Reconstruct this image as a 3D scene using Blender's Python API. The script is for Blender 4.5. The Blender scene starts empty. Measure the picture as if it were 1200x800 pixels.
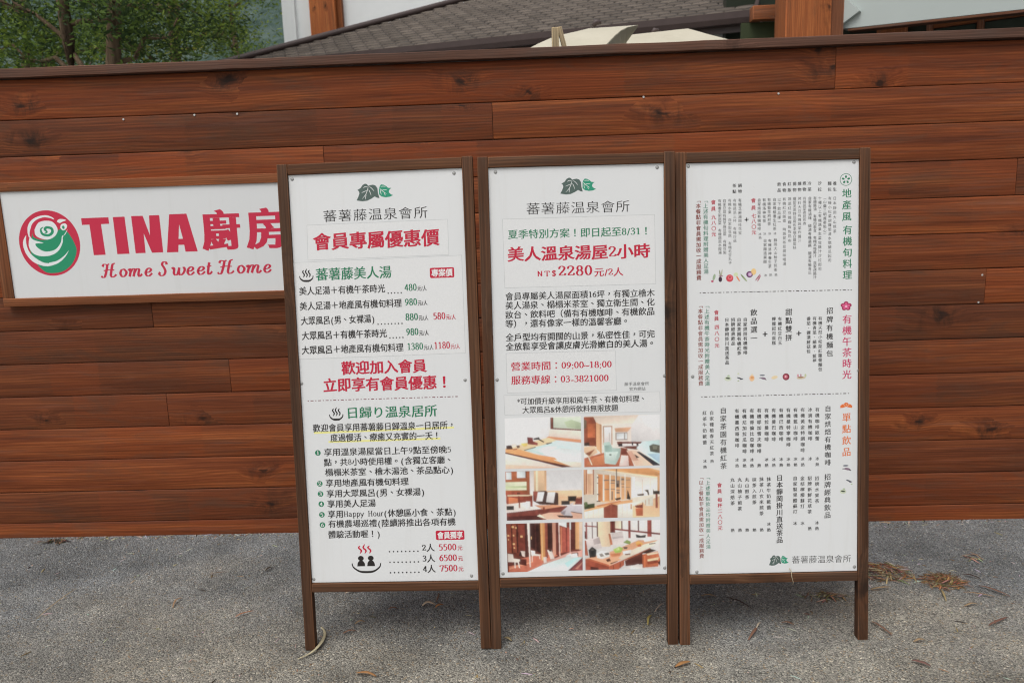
import bpy, bmesh, math, random
from mathutils import Vector, Matrix, noise
rnd = random.Random(7)
S = bpy.context.scene
COL = S.collection
R = math.radians

# ---------------------------------------------------------------- camera, sky, sun, exposure
cam_d = bpy.data.cameras.new('camera'); cam = bpy.data.objects.new('camera', cam_d); COL.objects.link(cam)
CF, CR, CU = Vector((-0.034531, 0.983142, -0.179554)), Vector((0.999023, 0.028999, -0.033346)), Vector((0.027577, 0.18053, 0.983183))
cm = Matrix((CR, CU, -CF)).transposed().to_4x4(); cm.translation = (0, 0, 1.5869)
cam.matrix_world = cm
cam_d.sensor_width = 36; cam_d.lens = 28.0; cam_d.clip_start = .05; cam_d.clip_end = 2000
cam_d.dof.use_dof = True; cam_d.dof.focus_distance = 2.75; cam_d.dof.aperture_fstop = 4.6
S.camera = cam
SUN_EL, SUN_AZ = 58.0, 205.0            # high, soft, from behind the camera and a little to its left
W = bpy.data.worlds.new('World'); S.world = W; W.use_nodes = True
wn, wl = W.node_tree.nodes, W.node_tree.links
bg = wn['Background']; sky = wn.new('ShaderNodeTexSky'); sky.sky_type = 'NISHITA'; sky.sun_disc = False
sky.sun_elevation = R(SUN_EL); sky.sun_rotation = R(SUN_AZ); sky.air_density = 1.0; sky.dust_density = 4.0
hs = wn.new('ShaderNodeHueSaturation'); hs.inputs['Saturation'].default_value = .22       # cloud cover: a nearly white sky
wl.new(sky.outputs[0], hs.inputs['Color']); wl.new(hs.outputs[0], bg.inputs[0]); bg.inputs[1].default_value = .132
sd = bpy.data.lights.new('sun', 'SUN'); sd.energy = .95; sd.angle = R(34); sd.color = (1, .97, .93)
so = bpy.data.objects.new('sun', sd); COL.objects.link(so)
az, el = R(SUN_AZ), R(SUN_EL)
to_sun = Vector((math.sin(az) * math.cos(el), math.cos(az) * math.cos(el), math.sin(el)))
so.rotation_euler = (-to_sun).to_track_quat('-Z', 'Y').to_euler()
S.view_settings.view_transform = 'Standard'; S.view_settings.look = 'None'; S.view_settings.gamma = 1
S.view_settings.use_curve_mapping = False; S.view_settings.exposure = 0.12
S.render.engine = 'CYCLES'; S.cycles.use_denoising = True; S.cycles.filter_width = 1.15
S.cycles.max_bounces = 6; S.cycles.sample_clamp_indirect = 4

# ---------------------------------------------------------------- colours
def lin(c): return tuple(((v / 12.92) if v <= .04045 else ((v + .055) / 1.055) ** 2.4) for v in c)
def hx(h): h = h.lstrip('#'); return lin(tuple(int(h[i:i + 2], 16) / 255 for i in (0, 2, 4)))
def alb(h): return tuple(min(.85, v / .60 * .8) for v in hx(h))      # a colour read off the printed sheets -> reflectance
def rgba(c): return (c[0], c[1], c[2], 1)

# ---------------------------------------------------------------- node helper
class NT:
    def __init__(s, name):
        s.m = bpy.data.materials.new(name); s.m.use_nodes = True
        s.n, s.l = s.m.node_tree.nodes, s.m.node_tree.links
        s.b = s.n['Principled BSDF']
    def add(s, t, ins=None, **kw):
        n = s.n.new(t)
        for k, v in kw.items(): setattr(n, k, v)
        for k, v in (ins or {}).items(): s.set(n, k, v)
        return n
    def set(s, n, k, v):
        sock = n.inputs[k]
        if isinstance(v, bpy.types.NodeSocket): s.l.new(v, sock)
        elif isinstance(v, bpy.types.Node): s.l.new(v.outputs[0], sock)
        else: sock.default_value = v
    def math(s, op, a, b=0.0, clamp=False): return s.add('ShaderNodeMath', {0: a, 1: b}, operation=op, use_clamp=clamp).outputs[0]
    def noise(s, vec, scale=1, detail=3, rough=.5, dist=0): return s.add('ShaderNodeTexNoise', {'Vector': vec, 'Scale': scale, 'Detail': detail, 'Roughness': rough, 'Distortion': dist}).outputs[0]
    def mapr(s, v, a, b, c, d, clamp=True): return s.add('ShaderNodeMapRange', {0: v, 1: a, 2: b, 3: c, 4: d}, clamp=clamp).outputs[0]
    def ramp(s, f, stops):
        n = s.add('ShaderNodeValToRGB', {0: f}); e = n.color_ramp.elements
        while len(e) < len(stops): e.new(.5)
        for k, (p, c) in zip(e, stops): k.position = p; k.color = rgba(c)
        return n.outputs[0]
    def mix(s, f, a, b, mode='MIX'):
        n = s.add('ShaderNodeMix', data_type='RGBA', blend_type=mode)
        s.set(n, 0, f); s.set(n, 6, a if not isinstance(a, tuple) else rgba(a)); s.set(n, 7, b if not isinstance(b, tuple) else rgba(b))
        return n.outputs[2]
    def vec(s, x, y, z=0.0): return s.add('ShaderNodeCombineXYZ', {0: x, 1: y, 2: z}).outputs[0]
    def out(s, col, rough=.6, bump=None, bstr=.3, bdist=.002, spec=.4):
        s.set(s.b, 'Base Color', col if not isinstance(col, tuple) else rgba(col)); s.set(s.b, 'Roughness', rough)
        s.b.inputs['Specular IOR Level'].default_value = spec
        if bump is not None:
            b = s.add('ShaderNodeBump', {'Height': bump, 'Strength': bstr, 'Distance': bdist}); s.l.new(b.outputs[0], s.b.inputs['Normal'])
        return s.m

def flat(name, c, rough=.5, spec=.4, metal=0, var=.12, scale=30):
    t = NT(name); tc = t.add('ShaderNodeTexCoord').outputs['Object']
    n = t.noise(tc, scale, 4, .6)
    t.b.inputs['Metallic'].default_value = metal
    return t.out(t.mix(n, tuple(v * (1 - var) for v in c), tuple(min(1, v * (1 + var)) for v in c)), rough, n, .1, .001, spec)

def wood(name, dark, mid, hi, stain=.6, knots=.5, rough=.55, grey=(.10, .085, .075), greyamt=.0, fine=1.0):
    """grain runs along UV.x (metres); every board gets its own UV offset, so its own figure"""
    t = NT(name)
    uv = t.add('ShaderNodeUVMap', uv_map='wood').outputs[0]
    sp = t.add('ShaderNodeSeparateXYZ', {0: uv}); u, v = sp.outputs[0], sp.outputs[1]
    tone = t.add('ShaderNodeAttribute', attribute_name='tone').outputs['Fac']
    w1 = t.noise(t.vec(t.math('MULTIPLY', u, .9), t.math('MULTIPLY', v, 5)), 1, 2)
    # knots: cells with wandering borders, kept where the cell's own random number is high
    kv = t.vec(t.math('MULTIPLY', u, 3.1), t.math('MULTIPLY', v, 6.4))
    wa, wb = t.noise(kv, 1.7, 3), t.noise(t.vec(t.math('MULTIPLY', v, 11), t.math('MULTIPLY', u, 5.3), 4), 1, 3)
    kw = t.add('ShaderNodeVectorMath', {0: kv, 1: t.vec(t.math('MULTIPLY', t.math('SUBTRACT', wa, .5), .55), t.math('MULTIPLY', t.math('SUBTRACT', wb, .5), .75))}, operation='ADD').outputs[0]
    vor = t.add('ShaderNodeTexVoronoi', {'Vector': kw, 'Scale': 1.0, 'Randomness': .9}, voronoi_dimensions='2D')
    d = vor.outputs['Distance']; rc = t.add('ShaderNodeSeparateColor', {0: vor.outputs['Color']})
    keep = t.math('GREATER_THAN', rc.outputs[0], 1 - knots)
    size = t.mapr(rc.outputs[1], 0, 1, .55, 1.25)
    d = t.math('DIVIDE', d, size)
    pull = t.math('MULTIPLY', t.mapr(d, .0, .55, 1, 0), keep)
    core = t.math('MULTIPLY', t.mapr(d, .04, .10, 1, 0), keep)
    smear = t.math('MULTIPLY', t.mapr(d, .10, .44, 1, 0), keep)
    # growth rings along the board, bent round the knots
    ph = t.math('ADD', t.math('ADD', t.math('MULTIPLY', v, 150 * fine), t.math('MULTIPLY', w1, 13)), t.math('MULTIPLY', pull, 1.8))
    ring = t.math('SINE', t.math('MULTIPLY', ph, 3.1))
    pv = t.math('MULTIPLY', pull, 3.5)
    s1 = t.noise(t.vec(t.math('MULTIPLY', u, 1.6), t.math('ADD', t.math('MULTIPLY', v, 165 * fine), pv), 0), 1, 4, .8)
    s2 = t.noise(t.vec(t.math('MULTIPLY', u, 1.2), t.math('ADD', t.math('MULTIPLY', v, 78 * fine), pv), 6), 1, 4, .75)
    streak = t.math('ADD', t.math('MULTIPLY', s1, .74), t.math('MULTIPLY', s2, .26))
    broad = t.noise(t.vec(t.math('MULTIPLY', u, .8), t.math('ADD', t.math('MULTIPLY', v, 20), t.math('MULTIPLY', pull, 1.5)), 3.3), 1, 5, .68)
    col = t.ramp(broad, [(.29, dark), (.50, mid), (.73, hi)])
    # lap marks: the stain was brushed on in overlapping lengths
    lap = t.add('ShaderNodeTexVoronoi', {'Vector': t.vec(t.math('ADD', t.math('MULTIPLY', u, 2.6), t.math('MULTIPLY', t.noise(t.vec(u, t.math('MULTIPLY', v, 30)), 3, 4, .7), .16)), t.math('FLOOR', t.math('MULTIPLY', v, .05))), 'Scale': 1.0}, voronoi_dimensions='2D')
    lv = t.add('ShaderNodeSeparateColor', {0: lap.outputs['Color']}).outputs[1]
    lapf = t.mapr(lv, 0, 1, 1 - .05 * stain, 1 + .05 * stain)
    col = t.mix(t.mapr(lv, .55, .95, 0, .55 * stain), col, tuple(c * k for c, k in zip(mid, (1.12, .92, .72))))
    f = t.math('MULTIPLY', lapf, t.math('MULTIPLY', t.mapr(streak, .33, .67, .55, 1.42), t.math('ADD', 1, t.math('MULTIPLY', ring, t.mapr(broad, .35, .65, .05, .20)))))
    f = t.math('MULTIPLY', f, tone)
    blot = t.noise(t.vec(t.math('MULTIPLY', u, 2.2), t.math('MULTIPLY', v, 12), 9.1), 1, 5, .7, .8)
    gfac = t.math('ADD', t.math('ADD', t.math('MULTIPLY', t.mapr(blot, .50, .70, 0, 1), .60), greyamt), t.mapr(tone, .80, 1.0, .30, 0), True)
    col = t.mix(gfac, col, grey)
    sm = t.math('MULTIPLY', smear, t.mapr(t.noise(t.add('ShaderNodeVectorMath', {0: kv, 1: (2.3, .7, 0)}, operation='MULTIPLY').outputs[0], 1.6, 5, .7, 1.0), .42, .60, 0, .88))
    col = t.mix(sm, col, tuple(c * .42 for c in grey))
    col = t.mix(1.0, col, t.vec(f, f, f), 'MULTIPLY')
    fade = t.noise(t.vec(t.math('MULTIPLY', u, 1.7), t.math('MULTIPLY', v, 34), 21), 1, 6, .72, .5)
    col = t.mix(t.mapr(fade, .54, .78, 0, .34 * stain), col, tuple(.6 * c + .4 * g_ + .055 for c, g_ in zip(mid, grey)))
    chk = t.noise(t.vec(t.math('MULTIPLY', u, 9), t.math('MULTIPLY', v, 420)), 1, 2, .5)
    col = t.mix(t.mapr(chk, .70, .76, 0, .5), col, (.03, .016, .010))
    col = t.mix(t.math('MULTIPLY', core, .8), col, (.020, .012, .009))
    return t.out(col, t.mapr(streak, .35, .65, rough - .06, rough + .12), t.math('ADD', t.math('MULTIPLY', streak, .8), t.math('MULTIPLY', ring, .06)), .45, .0012, .16)

# ---------------------------------------------------------------- objects
def link(name, me, parent=None, mat=None):
    o = bpy.data.objects.new(name, me); COL.objects.link(o)
    if mat is not None:
        for m in (mat if isinstance(mat, (list, tuple)) else [mat]): me.materials.append(m)
    if parent is not None: o.parent = parent
    return o
def tag(o, label=None, cat=None, group=None, kind=None):
    for k, v in (('label', label), ('category', cat), ('group', group), ('kind', kind)):
        if v: o[k] = v
    return o
def thing(name, label, cat, loc=(0, 0, 0), group=None):
    o = bpy.data.objects.new(name, None); COL.objects.link(o); o.empty_display_size = .1; o.location = loc
    return tag(o, label, cat, group)

class MB:
    """collects polygons, with a colour, a wood UV and a smooth flag each; build() links them as ONE mesh"""
    def __init__(s): s.v, s.f, s.c, s.uv, s.tn, s.sm = [], [], [], [], [], []
    def poly(s, pts, col=None, uv=None, tone=1.0, smooth=False):
        i = len(s.v); s.v += [tuple(p) for p in pts]
        s.f.append(tuple(range(i, i + len(pts)))); s.c.append(col); s.uv.append(uv); s.tn.append(tone); s.sm.append(smooth)
    def faces(s, vs, fs, col=None, smooth=False, uvf=None, tone=1.0):
        i = len(s.v); s.v += [tuple(p) for p in vs]
        for f in fs:
            s.f.append(tuple(i + k for k in f)); s.c.append(col); s.uv.append([uvf(vs[k]) for k in f] if uvf else None); s.tn.append(tone); s.sm.append(smooth)
    def box(s, a, b, M=None, **kw):
        vs = [Vector((x, y, z)) for x in (a[0], b[0]) for y in (a[1], b[1]) for z in (a[2], b[2])]
        if M is not None: vs = [M @ v for v in vs]
        s.faces(vs, [(0, 1, 3, 2), (4, 6, 7, 5), (0, 4, 5, 1), (2, 3, 7, 6), (0, 2, 6, 4), (1, 5, 7, 3)], **kw)
    def tube(s, path, rad, n=8, col=None, flat=1.0, caps=True, smooth=True):
        path = [Vector(p) for p in path]; rs = rad if isinstance(rad, (list, tuple)) else [rad] * len(path); vs, fs = [], []
        for i, p in enumerate(path):
            d = (path[min(i + 1, len(path) - 1)] - path[max(i - 1, 0)]).normalized()
            a = d.cross(Vector((0, 0, 1)));  a = a.normalized() if a.length > 1e-3 else Vector((1, 0, 0)); b = a.cross(d).normalized()
            for k in range(n): t = 2 * math.pi * k / n; vs.append(p + a * math.cos(t) * rs[i] + b * math.sin(t) * rs[i] * flat)
        for i in range(len(path) - 1):
            for k in range(n): fs.append((i * n + k, i * n + (k + 1) % n, (i + 1) * n + (k + 1) % n, (i + 1) * n + k))
        if caps: fs += [tuple(range(n))[::-1], tuple((len(path) - 1) * n + k for k in range(n))]
        s.faces(vs, fs, col, smooth)
    def build(s, name, mat, parent=None, attr='ink'):
        me = bpy.data.meshes.new(name); me.from_pydata(s.v, [], s.f); me.update()
        if any(c is not None for c in s.c):
            a = me.color_attributes.new(attr, 'FLOAT_COLOR', 'CORNER')
            buf = []
            for f, c in zip(s.f, s.c):
                if isinstance(c, list):
                    for q in c: buf += list(rgba(q))
                else: buf += list(rgba(c or (1, 1, 1))) * len(f)
            a.data.foreach_set('color', buf)
        if any(u is not None for u in s.uv):
            l = me.uv_layers.new(name='wood'); buf = []
            for f, u in zip(s.f, s.uv): 
                for k in range(len(f)): buf += list(u[k]) if u else [0, 0]
            l.data.foreach_set('uv', buf)
            t = me.attributes.new('tone', 'FLOAT', 'FACE'); t.data.foreach_set('value', s.tn)
        me.polygons.foreach_set('use_smooth', s.sm)
        return link(name, me, parent, mat)

def timber(name, a, b, axis, mat, parent, bev=.0025, tone=None, M=None, wob=.0008):
    """a sawn bar from corner a to corner b with eased edges; the grain runs along axis"""
    bm = bmesh.new(); bmesh.ops.create_cube(bm, size=1)
    a, b = Vector(a), Vector(b)
    for v in bm.verts: v.co = Vector(((a.x + b.x) / 2 + v.co.x * (b.x - a.x), (a.y + b.y) / 2 + v.co.y * (b.y - a.y), (a.z + b.z) / 2 + v.co.z * (b.z - a.z)))
    L = b[axis] - a[axis]; n = max(1, int(L / .12))
    for k in range(1, n):
        no = Vector((0, 0, 0)); no[axis] = 1; co = Vector(a); co[axis] = a[axis] + L * k / n
        bmesh.ops.bisect_plane(bm, geom=bm.verts[:] + bm.edges[:] + bm.faces[:], plane_co=co, plane_no=no)
    es = [e for e in bm.edges if e.calc_face_angle(0) > .5]
    bmesh.ops.bevel(bm, geom=es, offset=bev, segments=2, affect='EDGES', profile=.6)
    sd = rnd.random() * 50; ou, ov = rnd.random() * 40, rnd.random() * 40
    oth = [k for k in range(3) if k != axis]
    uvl = bm.loops.layers.uv.new('wood')
    for f in bm.faces:
        f.smooth = True
        for l in f.loops:
            c = l.vert.co; l[uvl].uv = (c[axis] + ou, c[oth[0]] * .93 + c[oth[1]] * 1.07 + ov)
    for v in bm.verts:
        q = Vector((sd, sd, sd)); q[axis] += v.co[axis] * 6
        dv = noise.noise_vector(q) * wob; dv[axis] = 0
        v.co += dv
    if M is not None: bm.transform(M)
    me = bpy.data.meshes.new(name); bm.to_mesh(me); bm.free()
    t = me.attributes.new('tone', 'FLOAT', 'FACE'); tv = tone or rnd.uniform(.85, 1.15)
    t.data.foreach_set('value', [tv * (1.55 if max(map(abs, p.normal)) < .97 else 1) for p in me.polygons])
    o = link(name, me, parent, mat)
    return o

# ---------------------------------------------------------------- materials
def ground_mat():
    t = NT('washed aggregate paving'); tc = t.add('ShaderNodeTexCoord').outputs['Object']
    def vor(sc, feat='F1'):
        return t.add('ShaderNodeTexVoronoi', {'Vector': tc, 'Scale': sc, 'Randomness': 1.0}, voronoi_dimensions='2D', feature=feat)
    v1 = vor(172); v2 = vor(340)
    r1 = t.add('ShaderNodeSeparateColor', {0: v1.outputs['Color']}); r2 = t.add('ShaderNodeSeparateColor', {0: v2.outputs['Color']})
    stone = t.ramp(r1.outputs[0], GSTOPS)
    fine = t.ramp(r2.outputs[1], [(0, (.08, .08, .078)), (.5, (.235, .233, .224)), (1, (.44, .435, .41))])
    col = t.mix(t.mapr(v1.outputs['Distance'], .30, .52, 0, .65), stone, fine)
    pit = t.math('MULTIPLY', t.mapr(v1.outputs['Distance'], .50, .64, 0, 1), t.mapr(r2.outputs[0], .35, .6, 0, 1))
    col = t.mix(t.math('MULTIPLY', pit, .75), col, (.020, .021, .021))
    # the odd white or tan pebble
    white = t.math('GREATER_THAN', r1.outputs[2], .985)
    col = t.mix(white, col, (.62, .60, .55))
    tan = t.math('GREATER_THAN', r1.outputs[1], .955)
    col = t.mix(t.math('MULTIPLY', tan, .6), col, (.34, .26, .17))
    # worn, dusty and damp areas of the slab, plus painted shade towards the wall
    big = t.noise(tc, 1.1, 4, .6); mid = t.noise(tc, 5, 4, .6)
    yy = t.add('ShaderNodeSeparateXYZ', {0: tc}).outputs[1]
    dust_shade = t.mapr(t.math('ADD', big, t.math('MULTIPLY', t.math('SUBTRACT', 2.95, yy), .42)), .40, .72, 0, 1)
    col = t.mix(dust_shade, t.mix(1.0, col, (.86, .90, .93), 'MULTIPLY'), t.mix(1.0, col, (1.20, 1.13, .99), 'MULTIPLY'))
    f = t.math('MULTIPLY', t.mapr(mid, .3, .7, .78, 1.17), t.mapr(t.noise(tc, 1.7, 4), .34, .66, .76, 1.12))
    col = t.mix(1.0, col, t.vec(f, f, f), 'MULTIPLY')
    h = t.math('SUBTRACT', t.mapr(v1.outputs['Distance'], 0, .7, 1, 0), t.math('MULTIPLY', v2.outputs['Distance'], .4))
    return t.out(col, .82, h, .9, .004, .25)
GSTOPS = [(0, (.13, .132, .133)), (.20, (.215, .218, .215)), (.60, (.325, .327, .316)), (1, (.46, .455, .435))]
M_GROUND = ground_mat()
M_CLAD = wood('red brown stained cladding', (.098, .027, .012), (.190, .050, .017), (.310, .092, .028), stain=1.0, knots=.13, rough=.6, grey=(.118, .054, .031))
M_CAP = wood('weathered dark coping', (.070, .034, .022), (.115, .056, .038), (.17, .090, .064), stain=.6, knots=.12, rough=.7, grey=(.095, .066, .054), greyamt=.15, fine=1.2)
M_FRAME = wood('weathered brown frame timber', (.052, .023, .012), (.098, .043, .021), (.165, .078, .039), stain=.4, knots=.14, rough=.62, grey=(.090, .056, .038), greyamt=.04, fine=1.2)
M_SIGNWOOD = wood('orange brown sign frame', (.14, .046, .019), (.225, .076, .030), (.29, .105, .042), stain=.4, knots=.2, rough=.5, grey=(.12, .07, .04), fine=1.3)
M_POSTWOOD = wood('bright orange column timber', (.22, .062, .022), (.34, .105, .034), (.46, .16, .052), stain=.3, knots=.25, rough=.5, grey=(.17, .07, .03))
M_DARKWOOD = wood('dark brown joinery', (.09, .038, .022), (.14, .058, .032), (.19, .08, .044), stain=.4, knots=.1, rough=.6)
M_REDWOOD = wood('red brown joinery', (.17, .058, .024), (.27, .092, .036), (.34, .12, .05), stain=.4, knots=.15, rough=.6)
M_PALEWOOD = wood('bare pale timber', (.26, .20, .12), (.36, .28, .17), (.44, .36, .23), stain=.2, knots=.1, rough=.7, grey=(.3, .26, .2))
def sheet_mat():
    t = NT('matt white sign sheet'); tc = t.add('ShaderNodeTexCoord').outputs['Object']
    n = t.noise(tc, 2.2, 4, .55); s = t.noise(tc, 90, 3, .6)
    g = t.noise(t.add('ShaderNodeMapping', {'Vector': tc, 'Scale': (22, 22, 1.6)}).outputs[0], 1, 4, .65)
    c = t.mix(n, (.71, .727, .732), (.755, .762, .758))
    c = t.mix(t.mapr(g, .56, .80, 0, .18), c, (.52, .50, .45))
    c = t.mix(t.mapr(s, .66, .76, 0, .25), c, (.62, .60, .55))
    return t.out(c, .42, t.noise(tc, 3.5, 2), .12, .006, .35)
M_SHEET = sheet_mat()
def ink_mat():
    t = NT('printed ink'); a = t.add('ShaderNodeAttribute', attribute_name='ink').outputs['Color']
    tc = t.add('ShaderNodeTexCoord').outputs['Object']; n = t.noise(tc, 260, 3, .7); f = t.mapr(n, .3, .7, .965, 1.035)
    return t.out(t.mix(1.0, a, t.vec(f, f, f), 'MULTIPLY'), .45, None, spec=.3)
M_INK = ink_mat()
M_STEEL = flat('dull zinc screw', (.36, .36, .35), .5, .4, .3, .4, 200)
M_NAIL = flat('galvanised nail head', (.62, .61, .58), .4, .5, .5, .2, 200)
M_BACK = flat('plywood backing', (.22, .15, .09), .8, .2)
M_PLASTER = flat('white painted render', (.78, .80, .80), .85, .2, 0, .07, 3)
M_PALEGREEN = flat('pale grey green painted fascia', (.47, .52, .50), .7, .2, 0, .05, 2)
M_GUTTER = flat('dark brown metal gutter', (.075, .052, .048), .45, .4, 0, .2, 8)
M_DARKIN = flat('dark glazing board', (.022, .030, .018), .35, .5, 0, .3, 3)
M_GREENPANEL = flat('dark green painted board', (.045, .060, .026), .6, .3, 0, .2, 3)
M_WHITEMETAL = flat('white painted metal', (.7, .71, .71), .4, .4)
def glass_mat():
    t = NT('dark window glass'); tc = t.add('ShaderNodeTexCoord').outputs['Object']
    n = t.noise(tc, 3, 3)
    return t.out(t.mix(n, (.03, .042, .034), (.09, .11, .085)), .08, None, spec=.6)
M_GLASS = glass_mat()
def canvas_mat():
    t = NT('cream canvas'); tc = t.add('ShaderNodeTexCoord').outputs['Object']
    n = t.noise(tc, 6, 4, .6)
    return t.out(t.mix(n, (.50, .46, .36), (.62, .58, .47)), .85, t.noise(tc, 14, 3), .3, .01, .2)
M_CANVAS = canvas_mat()
def tile_mat():
    t = NT('grey brown roof tiles'); tc = t.add('ShaderNodeTexCoord').outputs['Object']
    n = t.noise(tc, 3, 4, .6); f = t.mapr(n, .3, .7, .85, 1.15)
    return t.out(t.mix(1.0, t.add('ShaderNodeAttribute', attribute_name='ink').outputs['Color'], t.vec(f, f, f), 'MULTIPLY'), .75, n, .2, .004, .3)
M_TILE = tile_mat()
def leaf_mat():
    t = NT('foliage'); a = t.add('ShaderNodeAttribute', attribute_name='ink').outputs['Color']
    tr = t.add('ShaderNodeBsdfTranslucent', {'Color': a}); mx = t.add('ShaderNodeMixShader', {0: .45})
    t.set(t.b, 'Base Color', a); t.b.inputs['Roughness'].default_value = .6; t.b.inputs['Specular IOR Level'].default_value = .2
    t.l.new(t.b.outputs[0], mx.inputs[1]); t.l.new(tr.outputs[0], mx.inputs[2]); t.l.new(mx.outputs[0], t.n['Material Output'].inputs[0])
    return t.m
M_LEAF = leaf_mat()
def bark_mat():
    t = NT('tree bark'); tc = t.add('ShaderNodeTexCoord').outputs['Object']
    n = t.noise(t.add('ShaderNodeMapping', {'Vector': tc, 'Scale': (9, 9, 2)}).outputs[0], 2, 6, .7)
    return t.out(t.ramp(n, [(.3, (.06, .042, .028)), (.55, (.15, .105, .068)), (.8, (.27, .20, .14))]), .9, n, .8, .02, .1)
M_BARK = bark_mat()
def hill_mat():
    t = NT('wooded hillside'); tc = t.add('ShaderNodeTexCoord').outputs['Object']
    n = t.noise(tc, .25, 7, .7); v = t.add('ShaderNodeTexVoronoi', {'Vector': tc, 'Scale': .38}).outputs['Distance']
    c = t.ramp(t.math('ADD', t.math('MULTIPLY', n, .8), t.math('MULTIPLY', v, .22)), [(.32, (.035, .060, .048)), (.5, (.085, .125, .108)), (.72, (.15, .195, .17))])  # bluish cast of distance haze is painted into the forest colour
    return t.out(c, .95, n, 1, 1.5, .05)
M_HILL = hill_mat()
M_LITTER = NT('dry plant litter'); M_LITTER = M_LITTER.out(M_LITTER.add('ShaderNodeAttribute', attribute_name='ink').outputs['Color'], .8, None, spec=.2)
M_RED = flat('red enamel', alb('#b02a40'), .4)

# ---------------------------------------------------------------- the ground
g = MB(); N = 300
g.poly([(-N, -N, 0), (N, -N, 0), (N, N, 0), (-N, N, 0)])
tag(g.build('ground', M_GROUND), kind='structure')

# ---------------------------------------------------------------- the plank wall
fence = thing('plank_wall', 'long wall of reddish brown stained horizontal timber planks behind the three notice boards', 'wall', (0, 3.66, 0))
fence_y = 3.642 - 3.66
X0, X1 = -4.6, 4.2
joints = {13: [1.312], 12: [-.181], 11: [-.945], 10: [2.118], 9: [-2.95], 8: [-.52], 7: [-1.808, 2.016], 6: [.6], 5: [-1.469], 4: [-1.787, 3.1], 3: [.25], 2: [-.35], 1: [.9]}
m = MB()
for k in range(0, 14):
    zb = (.0 if k == 0 else .075 + .16 * (k - 1)) + (.0013 if k else -.02); zt = (.075 + .16 * k if k < 13 else 2.172) - .0013
    js = sorted(joints.get(k, []) + [x for x in (X0 + rnd.uniform(.3, 1.4), X1 - rnd.uniform(.2, 1.3)) if not joints.get(k) or min(abs(x - j) for j in joints[k]) > .9 and (x < -2.8 or x > 2.4)] if k not in (0,) else [])
    xs = [X0] + [j for j in js if X0 < j < X1] + [X1]
    for i in range(len(xs) - 1):
        a, b = xs[i] + .0012, xs[i + 1] - .0012
        ou, ov = rnd.random() * 60, rnd.random() * 60 + k * 20; tn = rnd.uniform(.78, 1.18); dy = rnd.uniform(-.0015, .0015); sd = rnd.random() * 90
        n = max(2, int((b - a) / .22)); rings = []
        for q in range(n + 1):
            x = a + (b - a) * q / n
            wz = noise.noise(Vector((x * 2.2, sd, 0))) * .0008; wt = noise.noise(Vector((x * 2.2, sd, 7))) * .0008; wy = noise.noise(Vector((x * 1.4, sd, 3))) * .0012 + dy + fence_y
            Z0, Z1 = zb + wz, zt + wt; c = .0028
            rings.append([(x, wy + .022, Z0), (x, wy + c, Z0), (x, wy + .0008, Z0 + c * .6), (x, wy, Z0 + c * 1.6), (x, wy - .0006, (Z0 + Z1) / 2), (x, wy, Z1 - c * 1.6), (x, wy + .0008, Z1 - c * .6), (x, wy + c, Z1), (x, wy + .022, Z1)])
        vs = [p for r in rings for p in r]; P = 9; fs = []
        for q in range(n):
            for j in range(P - 1): fs.append((q * P + j, (q + 1) * P + j, (q + 1) * P + j + 1, q * P + j + 1))
        fs += [tuple(range(P))[::-1], tuple(n * P + j for j in range(P))]
        m.faces(vs, fs, uvf=lambda p: (p[0] + ou, p[2] + (p[1] - fence_y) * .5 + ov), tone=tn, smooth=True)
cl = m.build('cladding', M_CLAD, fence)
mm = cl.modifiers.new('edge', 'EDGE_SPLIT'); mm.split_angle = R(40)
b = MB(); b.box((X0, fence_y + .024, -.05), (X1, fence_y + .030, 2.16)); b.build('backing', M_BACK, fence)
for x in (-4.5, -3.2, -1.9, -.6, .7, 2.0, 3.3, 4.1):
    timber('stud', (x - .03, fence_y + .031, -.05), (x + .03, fence_y + .12, 2.165), 2, M_DARKWOOD, fence)
for a, c in ((X0 - .02, -2.75), (-2.747, 2.42), (2.423, X1 + .02)):
    timber('coping', (a, fence_y - .040, 2.174), (c, fence_y + .15, 2.212), 0, M_CAP, fence, .002, 1.0, wob=.002)
nm = None
for x, z in [(-1.837, 1.982), (-1.513, 1.989), (-1.32, 1.987), (.485, 1.993), (1.07, 1.986), (1.999, 1.167), (1.991, 1.043)]:
    b = MB(); r = .0045
    ring = [(r * math.cos(t * .7854), r * math.sin(t * .7854)) for t in range(8)]
    b.faces([(p, -.0018, q) for p, q in ring] + [(p * 1.15, .002, q * 1.15) for p, q in ring], [tuple(range(8))] + [(k, k + 8, (k + 1) % 8 + 8, (k + 1) % 8) for k in range(8)])
    if nm is None: o = b.build('nail_head', M_NAIL, fence); nm = o
    else: o = nm.copy(); COL.objects.link(o)
    o.location = (x, fence_y - .001, z)

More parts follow.
